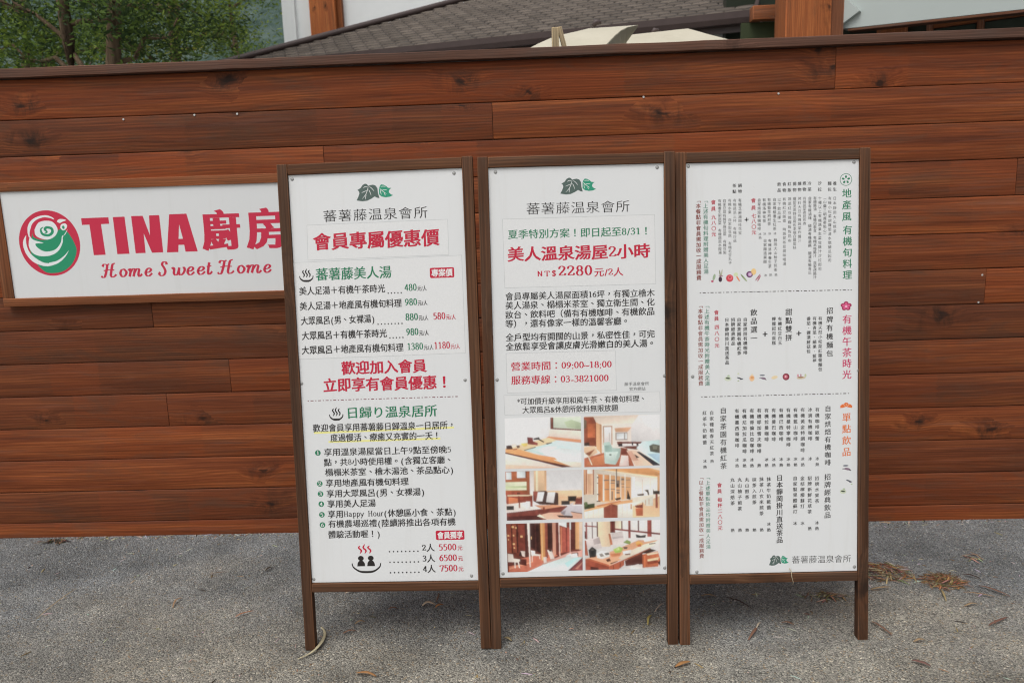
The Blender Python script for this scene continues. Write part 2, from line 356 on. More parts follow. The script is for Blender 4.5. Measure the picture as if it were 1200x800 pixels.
# ---------------------------------------------------------------- lettering
def smooth_path(pts, n=6):
    if len(pts) < 3: return [Vector(p) for p in pts]
    P = [Vector(p) for p in pts]; out = []
    for i in range(len(P) - 1):
        p0, p1, p2, p3 = P[max(i - 1, 0)], P[i], P[i + 1], P[min(i + 2, len(P) - 1)]
        for k in range(n):
            t = k / n; out.append(.5 * ((2 * p1) + (p2 - p0) * t + (2 * p0 - 5 * p1 + 4 * p2 - p3) * t * t + (3 * p1 - p0 - 3 * p2 + p3) * t ** 3))
    return out + [P[-1]]
def pen(pts, thick, thin=None, closed=False, n=6, taper=0):
    """a stroke of a broad pen: heavy going up and down, light going across -> list of quads"""
    thin = thick if thin is None else thin
    q = smooth_path(pts, n) if len(pts) > 2 else [Vector(p) for p in pts]; L, Rr = [], []
    for i, p in enumerate(q):
        if closed: d = q[(i + 1) % (len(q) - 1)] - q[i - 1 if i else -2]
        else: d = q[min(i + 1, len(q) - 1)] - q[max(i - 1, 0)]
        d = d.normalized() if d.length > 1e-9 else Vector((1, 0)); w = (thin + (thick - thin) * abs(d.y) ** 1.3) / 2
        if taper: e = min(i, len(q) - 1 - i) / (len(q) - 1); w *= min(1, .25 + e * taper)
        nn = Vector((-d.y, d.x)); L.append(p + nn * w); Rr.append(p - nn * w)
    return [[L[i], Rr[i], Rr[i + 1], L[i + 1]] for i in range(len(q) - 1)]
def ell(cx, cy, rx, ry, n=22, a0=0, a1=360): return [(cx + rx * math.cos(R(a0 + (a1 - a0) * k / n)), cy + ry * math.sin(R(a0 + (a1 - a0) * k / n))) for k in range(n + 1)]
SIX = [(.41, .645), (.24, .56), (.11, .38), (.09, .17), (.24, .012), (.40, .13), (.38, .32), (.25, .40), (.12, .30)]
HAND = {  # strokes of the roman digits and letters, drawn with the pen above
 '0': [ell(.25, .34, .165, .315)], '1': [[(.26, .015), (.26, .65)], [(.10, .55), (.26, .655)], [(.11, .015), (.41, .015)]],
 '2': [[(.08, .47), (.10, .60), (.24, .66), (.38, .58), (.37, .44), (.22, .24), (.07, .06)], [(.06, .045), (.42, .045)], [(.42, .045), (.445, .17)]],
 '3': [[(.08, .55), (.20, .66), (.36, .58), (.34, .43), (.17, .355)], [(.17, .355), (.36, .30), (.40, .17), (.30, .03), (.14, .01), (.05, .09)]],
 '4': [[(.33, .0), (.33, .66)], [(.33, .655), (.04, .20)], [(.03, .19), (.47, .19)]],
 '5': [[(.14, .635), (.42, .635)], [(.14, .65), (.11, .36)], [(.11, .36), (.24, .42), (.38, .33), (.39, .15), (.26, .01), (.07, .05)]],
 '6': [SIX], '7': [[(.06, .50), (.08, .63)], [(.07, .63), (.45, .63)], [(.445, .63), (.21, .0)]],
 '8': [ell(.25, .50, .135, .155), ell(.25, .175, .165, .175)], '9': [[(.49 - x, .655 - y) for x, y in SIX]],
 'N': [[(.10, 0), (.10, .64)], [(.09, .64), (.46, .02)], [(.46, .02), (.46, .64)], [(.02, .012), (.18, .012)], [(.0, .635), (.13, .635)], [(.38, .635), (.54, .635)]],
 'T': [[(.27, 0), (.27, .63)], [(.03, .63), (.51, .63)], [(.035, .63), (.03, .48)], [(.505, .63), (.51, .48)], [(.17, .012), (.37, .012)]],
 '$': [[(.40, .50), (.36, .62), (.22, .645), (.09, .54), (.13, .40), (.34, .29), (.41, .15), (.30, .02), (.14, .02), (.07, .15)], [(.25, -.06), (.25, .72)]],
 'H': [[(.12, 0), (.12, .64)], [(.46, 0), (.46, .64)], [(.12, .33), (.46, .33)], [(.03, .01), (.21, .01)], [(.37, .01), (.55, .01)], [(.03, .63), (.21, .63)], [(.37, .63), (.55, .63)]],
 'a': [[(.08, .38), (.2, .45), (.33, .36), (.33, .02), (.4, .02)], [(.33, .27), (.12, .22), (.07, .09), (.17, .0), (.33, .1)]],
 'p': [[(.12, -.2), (.12, .44)], [(.12, .36), (.28, .45), (.42, .24), (.28, .0), (.12, .08)], [(.03, -.2), (.21, -.2)]],
 'y': [[(.04, .44), (.24, .03)], [(.42, .44), (.24, .03), (.12, -.19), (.04, -.17)]], 'o': [ell(.24, .22, .16, .215)],
 'u': [[(.10, .44), (.10, .1), (.2, .0), (.36, .1)], [(.37, .44), (.37, .02), (.44, .02)]], 'r': [[(.12, 0), (.12, .44)], [(.12, .3), (.24, .44), (.34, .41)], [(.04, .01), (.22, .01)]],
}
ADV = {c: .5 for c in '0123456789$apyour'}; ADV.update({'N': .56, 'T': .56, 'H': .60, 'o': .48, 'p': .48, 'r': .36, 'u': .48, 'y': .46, ' ': .5, '.': .42, '/': .36, '(': .5, ')': .5, '-': .36, '~': .5, ':': .25, '&': .62, '*': .45})
STY = {'': (.017, .003, .06), 'b': (.030, .016, .06), 't': (-.004, -.008, .02), 'M': (.058, .012, 0)}    # how much heavier uprights / crossbars, rise of the crossbars
def make_glyphs(pairs):
    """outlines of the built-in typeface, given brush weight (heavier uprights, rising crossbars) and filled"""
    chars = sorted({c for c, s in pairs}); tmp = {}
    for c in chars:
        cu = bpy.data.curves.new('g', 'FONT'); cu.body = c; cu.resolution_u = 3
        o = bpy.data.objects.new('g', cu); COL.objects.link(o); tmp[c] = o
    dg = bpy.context.evaluated_depsgraph_get(); dg.update(); outl = {}
    for c, o in tmp.items():
        cv = o.evaluated_get(dg).to_curve(dg); sp = []
        for s in cv.splines:
            if s.type == 'BEZIER':
                bp = s.bezier_points; pts = []; nb = len(bp)
                for i in range(nb):
                    p, q = bp[i], bp[(i + 1) % nb]; a, h1, h2, z = p.co, p.handle_right, q.handle_left, q.co
                    st = abs((h1 - a).cross(z - a).length) + abs((h2 - a).cross(z - a).length) < 1e-5
                    for k in range(1 if st else 3):
                        t = k / 3; pts.append((a * (1 - t) ** 3 + h1 * 3 * t * (1 - t) ** 2 + h2 * 3 * t * t * (1 - t) + z * t ** 3).to_2d())
            else: pts = [Vector(p.co[:2]) for p in s.points]
            cl = []
            for p in pts:
                if not cl or (p - cl[-1]).length > 1e-4: cl.append(p.copy())
            if len(cl) > 2: sp.append(cl)
        outl[c] = sp
        o.evaluated_get(dg).to_curve_clear()
    for o in tmp.values(): cu = o.data; bpy.data.objects.remove(o); bpy.data.curves.remove(cu)
    res = {}
    for c, s in sorted(pairs):
        ax, ay, sl = STY[s]; sp = outl[c]
        if not sp: res[c, s] = ([], []); continue
        area = lambda q: sum(q[i - 1].x * q[i].y - q[i].x * q[i - 1].y for i in range(len(q)))
        sg = 1 if max((area(q) for q in sp), key=abs) > 0 else -1
        cu = bpy.data.curves.new('g', 'CURVE'); cu.dimensions = '2D'; cu.fill_mode = 'BOTH'; mv = {}
        for q in sp:
            n = len(q)
            for i, p in enumerate(q):
                e1, e2 = (p - q[i - 1]).normalized(), (q[(i + 1) % n] - p).normalized()
                nn = Vector((e1.y + e2.y, -e1.x - e2.x)) * sg
                nn = nn / max(.7, nn.length_squared / 2) if nn.length > .2 else Vector((e1.y, -e1.x)) * sg
                x, y = p.x + nn.x * ax, p.y + nn.y * ay
                mv[round(p.x, 4), round(p.y, 4)] = (x, y + sl * (x - .5))
            k = cu.splines.new('POLY'); k.points.add(n - 1); k.use_cyclic_u = True
            k.points.foreach_set('co', [v for p in q for v in (p.x, p.y, 0, 1)])
        o = bpy.data.objects.new('g', cu); me = o.to_mesh(); vs = []
        for v in me.vertices:
            key = (round(v.co.x, 4), round(v.co.y, 4))
            if key not in mv: key = min(mv, key=lambda m_: (m_[0] - v.co.x) ** 2 + (m_[1] - v.co.y) ** 2)
            vs.append(mv[key])
        res[c, s] = (vs, [tuple(p.vertices) for p in me.polygons])
        o.to_mesh_clear(); bpy.data.objects.remove(o); bpy.data.curves.remove(cu)
    return res
INK = {k: alb(v) for k, v in {'r': '#ab2339', 'g': '#246b4c', 'k': '#262322', 'w': '#d2d0cf', 'y': '#d6cd86', 'o': '#c46a3c', 'p': '#ae2f58', 'e': '#5d8273', 'm': '#7d4038', 'l': '#a0a3a3'}.items()}

TEXT0 = [
('H', '蕃薯藤温泉會所', 147.6, 514.0, 1546.5, 43.4, 'k', 't'),
('H', '會員專屬優惠價', 109.7, 548.5, 1460.2, 61.1, 'r', 'b'),
('H', '蕃薯藤美人湯', 112.2, 378.0, 1348.4, 45.5, 'g', ''),
('H', '專案價', 515.2, 588.9, 1339.2, 27.7, 'w', 'b'),
('H', '美人足湯＋有機午茶時光', 50.4, 352.9, 1292.6, 30.9, 'k', ''),
('H', '.....', 356.8, 413.4, 1283.3, 26.4, 'k', ''),
('H', '480', 419.7, 462.8, 1292.9, 34.0, 'g', 's'),
('H', '元/人', 464.0, 496.6, 1288.2, 19.1, 'k', ''),
('H', '美人足湯＋地產風有機旬料理', 48.9, 408.3, 1240.4, 31.0, 'k', ''),
('H', '980', 418.9, 462.0, 1242.8, 34.1, 'g', 's'),
('H', '元/人', 463.2, 497.4, 1238.2, 19.1, 'k', ''),
('H', '大眾風呂(男、女裸湯)', 50.4, 311.9, 1189.5, 31.2, 'k', ''),
('H', '........', 315.8, 411.3, 1177.7, 26.6, 'k', ''),
('H', '880', 417.9, 462.6, 1191.6, 34.3, 'g', 's'),
('H', '元/人', 463.8, 498.0, 1186.6, 19.2, 'k', ''),
('H', '580', 514.6, 557.6, 1191.3, 34.2, 'r', 's'),
('H', '元/人', 558.8, 592.9, 1186.5, 19.2, 'r', ''),
('H', '大眾風呂＋有機午茶時光', 50.3, 351.2, 1137.8, 31.3, 'k', ''),
('H', '.....', 355.2, 412.0, 1129.0, 26.7, 'k', ''),
('H', '980', 418.5, 461.7, 1139.9, 34.4, 'g', 's'),
('H', '元/人', 463.0, 497.2, 1134.8, 19.3, 'k', ''),
('H', '大眾風呂＋地產風有機旬料理', 47.3, 407.0, 1086.9, 31.3, 'k', ''),
('H', '1380', 419.1, 475.8, 1088.6, 34.5, 'g', 's'),
('H', '元/人', 477.0, 511.3, 1083.8, 19.3, 'k', ''),
('H', '1180', 513.1, 569.6, 1089.5, 34.4, 'r', 's'),
('H', '元/人', 570.8, 603.5, 1084.5, 19.3, 'r', ''),
('H', '歡迎加入會員', 184.1, 484.7, 1020.4, 49.4, 'r', 'b'),
('H', '立即享有會員優惠！', 115.8, 568.7, 961.5, 51.0, 'r', 'b'),
('H', '日歸り溫泉居所', 192.2, 515.1, 861.8, 43.8, 'g', ''),
('H', '歡迎會員享用蕃薯藤日歸溫泉一日居所，', 70.6, 577.4, 810.2, 30.3, 'k', ''),
('H', '度過慢活、療癒又充實的一天！', 131.1, 523.3, 774.0, 30.4, 'k', ''),
('H', '享用溫泉湯屋當日上午9點至傍晚5', 105.3, 558.7, 723.5, 29.3, 'k', ''),
('H', '點，共8小時使用權。(含獨立客廳、', 103.3, 563.2, 687.1, 29.3, 'k', ''),
('H', '榻榻米茶室、檜木湯池、茶品點心)', 105.9, 564.7, 651.1, 29.4, 'k', ''),
('H', '享用地產風有機旬料理', 105.2, 402.8, 612.6, 29.5, 'k', ''),
('H', '享用大眾風呂(男、女裸湯)', 106.2, 458.7, 574.7, 29.6, 'k', ''),
('H', '享用美人足湯', 107.2, 281.9, 537.6, 29.7, 'k', ''),
('H', '享用Happy Hour(休憩區小食、茶點)', 106.6, 567.5, 500.1, 29.7, 'k', ''),
('H', '有機農場巡禮(陸續將推出各項有機', 106.1, 563.0, 464.4, 29.8, 'k', ''),
('H', '體驗活動喔！)', 104.0, 293.2, 425.9, 29.9, 'k', ''),
('H', '1', 78.1, 90.3, 721.8, 19.3, 'w', 's'),
('H', '2', 78.5, 90.8, 610.7, 19.4, 'w', 's'),
('H', '3', 79.1, 91.4, 573.9, 19.5, 'w', 's'),
('H', '4', 79.8, 92.1, 537.0, 19.5, 'w', 's'),
('H', '5', 79.8, 92.1, 498.5, 19.6, 'w', 's'),
('H', '6', 79.8, 92.1, 461.2, 19.6, 'w', 's'),
('H', '會員獨享', 495.6, 586.8, 415.8, 27.9, 'w', 'b'),
('H', '........', 314.8, 431.1, 369.0, 31.2, 'k', ''),
('H', '2人', 438.8, 484.5, 371.6, 31.1, 'k', 's'),
('H', '5500', 498.3, 562.2, 372.7, 34.2, 'r', 's'),
('H', '元', 565.1, 583.3, 369.6, 20.2, 'r', ''),
('H', '........', 314.7, 431.2, 330.3, 31.2, 'k', ''),
('H', '3人', 438.9, 484.7, 332.9, 31.2, 'k', 's'),
('H', '6500', 498.5, 562.4, 334.1, 34.3, 'r', 's'),
('H', '元', 565.3, 583.6, 331.1, 20.2, 'r', ''),
('H', '........', 314.7, 431.3, 292.2, 31.3, 'k', ''),
('H', '4人', 439.0, 484.9, 294.8, 31.3, 'k', 's'),
('H', '7500', 498.6, 562.7, 296.1, 34.3, 'r', 's'),
('H', '元', 565.6, 583.9, 293.0, 20.3, 'r', ''),
]
PTS0 = {'logo': [(268.7, 1591.5), (395.6, 1650.7)], 'box1': [(91.6, 1517.9), (578.9, 1519.7), (578.2, 1399.5), (88.2, 1398.0)], 'box2': [(33.8, 1391.1), (622.2, 1396.4), (621.8, 1060.0), (27.2, 1055.2)], 'spa1': [(53.9, 1325.6), (104.6, 1371.0)], 'spa2': [(131.7, 837.6), (182.9, 884.9)], 'badge1': [(510.0, 1321.6), (594.1, 1356.7)], 'badge2': [(490.3, 398.7), (592.0, 432.8)], 'dash': [(58.6, 907.6), (588.9, 909.3)], 'ul1': [(74.3, 793.4), (570.9, 800.7)], 'ul2': [(124.3, 760.1), (521.3, 762.6)], 'bul': [(84.2, 721.8), (84.6, 610.7), (85.3, 573.9), (86.0, 537.0), (85.9, 498.5), (86.0, 461.2)], 'people': [(184.2, 282.9), (289.2, 390.8)], 'screw': [(49.5, 1676.3), (607.3, 1673.6), (40.7, 970.4), (616.5, 966.3), (43.0, 263.0), (611.4, 266.9)]}
TEXT1 = [
('H', '蕃薯藤温泉會所', 160.1, 514.9, 1550.1, 43.0, 'k', 't'),
('H', '夏季特別方案！即日起至8/31！', 96.9, 584.9, 1465.2, 33.2, 'g', 's'),
('H', '美人溫泉湯屋2小時', 93.6, 581.4, 1398.1, 52.1, 'r', 'bs'),
('H', 'NT$', 191.2, 262.8, 1329.8, 27.7, 'r', 's'),
('H', '2280', 264.7, 384.3, 1337.0, 49.4, 'r', 's'),
('H', '元/2人', 388.3, 488.9, 1329.8, 32.0, 'r', 's'),
('H', '會員專屬美人湯屋面積16坪，有獨立檜木', 82.6, 595.4, 1254.4, 28.7, 'k', 's'),
('H', '美人湯泉、榻榻米茶室、獨立衛生間、化', 81.7, 595.1, 1223.5, 28.7, 'k', ''),
('H', '妝台、飲料吧（備有有機咖啡、有機飲品', 80.9, 594.8, 1191.6, 28.8, 'k', ''),
('H', '等），還有像家一樣的溫馨客廳。', 80.1, 508.6, 1160.6, 28.9, 'k', ''),
('H', '全戶型均有開闊的山景，私密性佳，可完', 80.2, 594.7, 1113.7, 28.9, 'k', ''),
('H', '全放鬆享受會讓皮膚光滑嫩白的美人湯。', 79.4, 597.3, 1082.0, 29.0, 'k', ''),
('H', '營業時間：09:00~18:00', 95.2, 444.9, 1012.4, 32.7, 'r', 's'),
('H', '服務專線：03-3821000', 94.8, 433.3, 964.6, 32.8, 'r', 's'),
('H', '藤手溫泉會所', 486.7, 572.4, 941.5, 13.7, 'k', 't'),
('H', '官方網站', 502.8, 560.4, 923.9, 13.7, 'k', 't'),
('H', '*可加價升級享用和風午茶、有機旬料理、', 114.3, 563.0, 889.8, 25.8, 'k', ''),
('H', '大眾風呂&休憩所飲料無限放題', 131.3, 464.9, 859.3, 25.8, 'k', ''),
]
PTS1 = {'logo': [(278.7, 1594.4), (400.2, 1650.5)], 'box1': [(80.3, 1517.1), (597.1, 1519.2), (598.9, 1284.9), (82.1, 1284.0)], 'box2': [(80.2, 1058.5), (457.4, 1059.3), (459.6, 920.9), (80.7, 920.5)], 'box3': [(68.9, 912.7), (609.0, 912.7), (611.3, 842.2), (70.0, 843.6)], 'photo': [[(69.1, 831.6), (335.0, 834.6), (333.2, 652.4), (67.8, 651.9)], [(343.8, 832.6), (608.3, 832.7), (606.7, 651.9), (342.7, 652.2)], [(66.1, 643.7), (335.1, 643.9), (333.4, 466.8), (64.4, 467.0)], [(340.5, 643.1), (606.6, 644.0), (605.0, 467.7), (338.0, 469.1)], [(64.1, 455.3), (333.3, 456.3), (331.0, 280.7), (65.4, 279.4)], [(340.2, 456.1), (606.4, 457.2), (605.8, 281.2), (340.1, 280.5)]], 'screw': [(60.9, 1675.6), (607.2, 1676.5), (47.0, 967.7), (626.0, 967.4), (48.6, 275.1), (620.9, 282.7)]}
TEXT2 = [
('V', '地產風', 588.6, 1575.3, 1496.8, 35.2, 'g', ''),
('V', '有機旬料理', 591.6, 1450.4, 1296.6, 35.3, 'g', ''),
('V', '養生', 547.0, 1609.9, 1589.6, 15.8, 'k', ''),
('V', '麵包', 529.4, 1610.3, 1590.0, 15.8, 'k', ''),
('V', '沙拉', 495.8, 1611.9, 1590.8, 15.8, 'k', ''),
('V', '冷菜', 460.6, 1611.9, 1591.6, 15.8, 'k', ''),
('V', '煮物', 443.1, 1612.3, 1592.0, 15.8, 'k', ''),
('V', '燒物', 426.4, 1611.8, 1591.2, 15.8, 'k', ''),
('V', '揚物', 409.4, 1611.6, 1591.0, 15.8, 'k', ''),
('V', '紅飯', 391.9, 1611.7, 1590.9, 15.8, 'k', ''),
('V', '食物', 374.3, 1611.6, 1590.7, 15.8, 'k', ''),
('V', '飲品', 356.7, 1611.4, 1591.1, 15.8, 'k', ''),
('V', '鍋物', 222.1, 1610.2, 1590.5, 15.8, 'k', ''),
('V', '茶點', 203.0, 1610.0, 1590.3, 15.8, 'k', ''),
('V', '日本靜岡大山煎茶', 547.2, 1559.1, 1447.0, 14.4, 'k', ''),
('V', '有機小松菜胡蘿蔔清水脆鱗瓜起司', 530.3, 1559.5, 1347.9, 14.4, 'k', ''),
('V', '︵山藥三明蕎麥點心︶', 513.2, 1561.4, 1436.1, 14.4, 'k', ''),
('V', '十種以上有機蔬果生菜佐醬汁沙拉起司', 496.3, 1560.9, 1319.4, 14.4, 'k', ''),
('V', '有機醬油 有機四季豆 有機本格醬汁 自家烤醬汁', 479.3, 1561.0, 1291.5, 14.4, 'k', ''),
('V', '自家有機滷味 醋漬有機蓮藕 鹽漬有機青瓜', 461.7, 1561.1, 1306.9, 14.4, 'k', ''),
('V', '有機蔬菜煮昆布煮', 443.4, 1561.2, 1475.7, 14.4, 'k', ''),
('V', '烤料大豆有機蔬菜炸醬汁', 426.4, 1561.0, 1417.7, 14.4, 'k', ''),
('V', '蘿蔔泥高野豆腐佐本燒白蘿蔔絲', 409.4, 1560.9, 1394.7, 14.4, 'k', ''),
('V', '蔬菜紅豆雜糧飯佐昆布', 392.4, 1560.7, 1418.5, 14.4, 'k', ''),
('V', '有機紅豆飯或 時蔬昆布豆腐味噌湯', 374.1, 1560.2, 1339.8, 14.4, 'k', ''),
('V', '以下飲品擇一', 356.6, 1559.2, 1483.5, 14.4, 'k', ''),
('V', '自家種植養生紅茶', 340.7, 1559.5, 1460.6, 14.4, 'k', ''),
('V', '靜岡大山柚子煎茶', 343.4, 1421.1, 1320.0, 14.4, 'k', ''),
('V', '有機菊花枸杞茶', 322.0, 1559.4, 1477.0, 14.4, 'k', ''),
('V', '有機洛神養生茶', 324.0, 1420.0, 1332.2, 14.4, 'k', ''),
('V', '有機洛神花茶', 305.0, 1559.2, 1487.6, 14.4, 'k', ''),
('V', '自家釀造果醋', 307.5, 1420.4, 1348.7, 14.4, 'k', ''),
('V', '自家烘焙有機咖啡', 287.7, 1559.0, 1461.8, 14.4, 'k', ''),
('V', '有機芝麻湯圓桂花蜜', 221.6, 1560.0, 1448.7, 14.4, 'k', ''),
('V', '有機蔬菜三杯 有機珍菇', 203.9, 1559.8, 1422.8, 14.4, 'k', ''),
('V', '有機水果 自家製豆腐 有機毛豆丸子', 186.7, 1560.2, 1347.1, 14.4, 'k', ''),
('V', '自家豆腐有機芝麻豆腐 有機豆製', 168.6, 1559.7, 1382.7, 14.4, 'k', ''),
('V', '有機養生粥蔬菜 有機蔬菜水餃湯', 152.2, 1559.5, 1383.1, 14.4, 'k', ''),
('V', '冰', 341.8, 1444.2, 1444.2, 12.3, 'k', ''),
('V', '冰', 323.6, 1444.3, 1444.3, 12.3, 'k', ''),
('V', '冰', 306.5, 1443.8, 1443.8, 12.3, 'k', ''),
('V', '冰', 289.8, 1443.3, 1443.3, 12.3, 'k', ''),
('V', '熱', 290.6, 1430.8, 1430.8, 12.3, 'k', ''),
('V', '熱', 345.0, 1302.3, 1302.3, 12.4, 'k', ''),
('V', '熱', 326.8, 1302.1, 1302.1, 12.4, 'k', ''),
('V', '冰', 309.1, 1301.7, 1301.7, 12.4, 'k', ''),
('V', '會員', 268.1, 1558.3, 1533.6, 19.3, 'r', ''),
('V', '七八〇元', 269.3, 1505.9, 1449.7, 19.4, 'r', ''),
('V', '會員', 130.3, 1555.7, 1533.3, 19.3, 'r', ''),
('V', '九八〇元', 131.3, 1504.8, 1446.4, 19.4, 'r', ''),
('V', '+', 244.5, 1494.9, 1494.9, 29.3, 'k', ''),
('V', '﹁上述有機旬料理附贈美人足湯', 103.8, 1562.2, 1319.6, 20.6, 'e', ''),
('V', '﹁本餐點非會員需加收一成服務費', 78.6, 1562.8, 1298.1, 20.6, 'm', ''),
('V', '有機午茶時光', 591.2, 1143.2, 951.3, 35.6, 'p', ''),
('V', '招牌有機麵包', 531.2, 1174.2, 1025.8, 25.5, 'k', ''),
('V', '有機天然小松菜紅蘿蔔麵包', 498.1, 1148.3, 971.4, 16.6, 'k', ''),
('V', '有機青菜．蘋果．藍莓', 478.5, 1148.8, 1001.7, 16.6, 'k', ''),
('V', '番茄．鹽漬鮮菇包', 457.8, 1148.3, 1035.0, 16.6, 'k', ''),
('V', '+', 424.0, 1099.6, 1099.6, 35.5, 'k', ''),
('V', '甜點雙拼', 389.1, 1173.0, 1084.7, 26.0, 'k', ''),
('V', '有機紅豆白玉', 358.3, 1150.0, 1067.0, 16.6, 'k', ''),
('V', '檸檬起司蛋糕', 337.3, 1150.2, 1067.2, 16.6, 'k', ''),
('V', '+', 306.7, 1099.4, 1099.4, 35.5, 'k', ''),
('V', '飲品選一', 268.1, 1174.3, 1085.4, 26.0, 'k', ''),
('V', '自家烘焙有機咖啡', 238.0, 1150.2, 1035.6, 17.2, 'k', ''),
('V', '自家茶園有機紅茶', 216.7, 1150.4, 1034.6, 17.2, 'k', ''),
('V', '招牌經典飲品', 196.0, 1150.5, 1069.3, 17.2, 'k', ''),
('V', '日本靜岡掛川直送茶品', 174.5, 1150.7, 1002.8, 17.2, 'k', ''),
('V', '會員', 138.4, 1177.3, 1156.6, 19.5, 'r', ''),
('V', '四八〇元', 139.7, 1126.9, 1063.1, 19.6, 'r', ''),
('V', '﹁上述有機午茶時光附贈美人足湯', 105.4, 1201.8, 931.2, 20.7, 'e', ''),
('V', '﹁本餐點非會員需加收一成服務費', 82.6, 1202.3, 931.7, 20.7, 'm', ''),
('V', '單點飲品', 590.9, 801.2, 679.3, 34.3, 'o', ''),
('V', '自家烘焙有機咖啡', 525.5, 833.1, 643.0, 24.5, 'k', ''),
('V', '招牌經典飲品', 524.8, 591.5, 455.9, 25.2, 'k', ''),
('V', '有機咖啡歐蕾', 488.4, 830.7, 729.0, 18.2, 'k', ''),
('V', '冰', 488.6, 657.5, 657.5, 15.6, 'k', ''),
('V', '熱', 488.6, 636.9, 636.9, 15.6, 'k', ''),
('V', '冰滴有機咖啡', 463.4, 830.8, 729.2, 18.2, 'k', ''),
('V', '冰', 463.5, 657.7, 657.7, 15.6, 'k', ''),
('V', '有機黃金特調咖啡', 437.4, 831.0, 688.6, 18.2, 'k', ''),
('V', '冰', 437.4, 657.8, 657.8, 15.6, 'k', ''),
('V', '熱', 437.4, 637.2, 637.2, 15.6, 'k', ''),
('V', '有機藍山咖啡', 412.4, 831.1, 729.5, 18.2, 'k', ''),
('V', '冰', 412.3, 658.0, 658.0, 15.6, 'k', ''),
('V', '熱', 412.3, 637.4, 637.4, 15.6, 'k', ''),
('V', '有機曼特寧咖啡', 387.6, 831.3, 709.2, 18.2, 'k', ''),
('V', '冰', 387.5, 658.1, 658.1, 15.6, 'k', ''),
('V', '熱', 387.5, 637.5, 637.5, 15.6, 'k', ''),
('V', '有機巴西咖啡', 362.2, 831.4, 729.8, 18.2, 'k', ''),
('V', '冰', 362.1, 658.3, 658.3, 15.6, 'k', ''),
('V', '熱', 362.0, 637.7, 637.7, 15.6, 'k', ''),
('V', '有機曼巴咖啡', 336.3, 831.6, 729.9, 18.2, 'k', ''),
('V', '冰', 336.0, 658.4, 658.4, 15.6, 'k', ''),
('V', '熱', 336.0, 637.8, 637.8, 15.6, 'k', ''),
('V', '有機拉曼咖啡', 311.2, 831.7, 730.1, 18.2, 'k', ''),
('V', '冰', 310.9, 658.6, 658.6, 15.6, 'k', ''),
('V', '熱', 310.8, 638.0, 638.0, 15.6, 'k', ''),
('V', '有機耶加雪夫咖啡', 285.2, 831.9, 689.4, 18.2, 'k', ''),
('V', '熱', 284.8, 638.1, 638.1, 15.6, 'k', ''),
('V', '有機哥倫比亞咖啡', 259.8, 832.0, 689.6, 18.2, 'k', ''),
('V', '冰', 259.4, 658.9, 658.9, 15.6, 'k', ''),
('V', '熱', 259.4, 638.3, 638.3, 15.6, 'k', ''),
('V', '有機尼加拉瓜咖啡', 233.9, 832.2, 689.7, 18.2, 'k', ''),
('V', '冰', 233.4, 659.0, 659.0, 15.6, 'k', ''),
('V', '熱', 233.3, 638.4, 638.4, 15.6, 'k', ''),
('V', '有機墨西哥咖啡', 207.9, 832.3, 710.3, 18.2, 'k', ''),
('V', '冰', 207.4, 659.2, 659.2, 15.6, 'k', ''),
('V', '熱', 207.3, 638.6, 638.6, 15.6, 'k', ''),
('V', '自家茶園有機紅茶', 160.0, 834.6, 639.3, 25.1, 'k', ''),
('V', '自家種植春天紅茶', 119.5, 827.4, 684.2, 17.9, 'k', ''),
('V', '熱', 119.7, 656.9, 656.9, 15.0, 'k', ''),
('V', '紅茶牛奶歐蕾', 94.9, 827.4, 724.0, 17.9, 'k', ''),
('V', '冰熱', 94.8, 657.5, 636.9, 15.0, 'k', ''),
('V', '招牌水果茶', 487.8, 587.8, 507.1, 18.3, 'k', ''),
('V', '招牌新鮮花草茶', 462.1, 588.4, 469.6, 18.3, 'k', ''),
('V', '金桔檸檬蘇打', 436.6, 589.0, 489.7, 18.3, 'k', ''),
('V', '自家製果醋蘇打', 410.8, 589.5, 470.8, 18.3, 'k', ''),
('V', '抹茶牛奶歐蕾', 318.4, 588.6, 488.1, 18.3, 'k', ''),
('V', '抹茶八玄米煎茶', 292.6, 589.2, 467.4, 18.3, 'k', ''),
('V', '抹茶入煎茶', 267.4, 588.3, 507.6, 18.3, 'k', ''),
('V', '丸山煎茶', 242.0, 588.9, 526.5, 18.3, 'k', ''),
('V', '丸山柚子煎茶', 216.4, 589.1, 485.9, 18.3, 'k', ''),
('V', '丸山深焙茶', 190.9, 589.1, 506.3, 18.3, 'k', ''),
('V', '冰', 487.7, 429.2, 429.2, 15.6, 'k', ''),
('V', '熱', 487.7, 409.0, 409.0, 15.6, 'k', ''),
('V', '熱', 462.2, 409.3, 409.3, 15.6, 'k', ''),
('V', '冰', 436.6, 428.9, 428.9, 15.6, 'k', ''),
('V', '冰', 410.7, 428.9, 428.9, 15.6, 'k', ''),
('V', '冰', 318.1, 428.5, 428.5, 15.6, 'k', ''),
('V', '熱', 318.1, 408.0, 408.0, 15.6, 'k', ''),
('V', '熱', 292.8, 408.3, 408.3, 15.6, 'k', ''),
('V', '熱', 267.5, 408.6, 408.6, 15.6, 'k', ''),
('V', '熱', 241.9, 408.9, 408.9, 15.6, 'k', ''),
('V', '熱', 216.4, 409.1, 409.1, 15.6, 'k', ''),
('V', '熱', 190.8, 409.1, 409.1, 15.6, 'k', ''),
('V', '日本靜岡掛川直送茶品', 356.1, 592.3, 371.0, 25.2, 'k', ''),
('V', '會員', 145.1, 571.3, 550.0, 19.8, 'r', ''),
('V', '每杯二八〇元', 146.3, 519.5, 418.7, 19.8, 'r', ''),
('V', '﹁上述單點飲品均附贈美人足湯', 104.3, 599.7, 352.2, 19.8, 'e', ''),
('V', '﹁以上餐點非會員需加收一成服務費', 80.7, 600.2, 318.9, 19.8, 'm', ''),
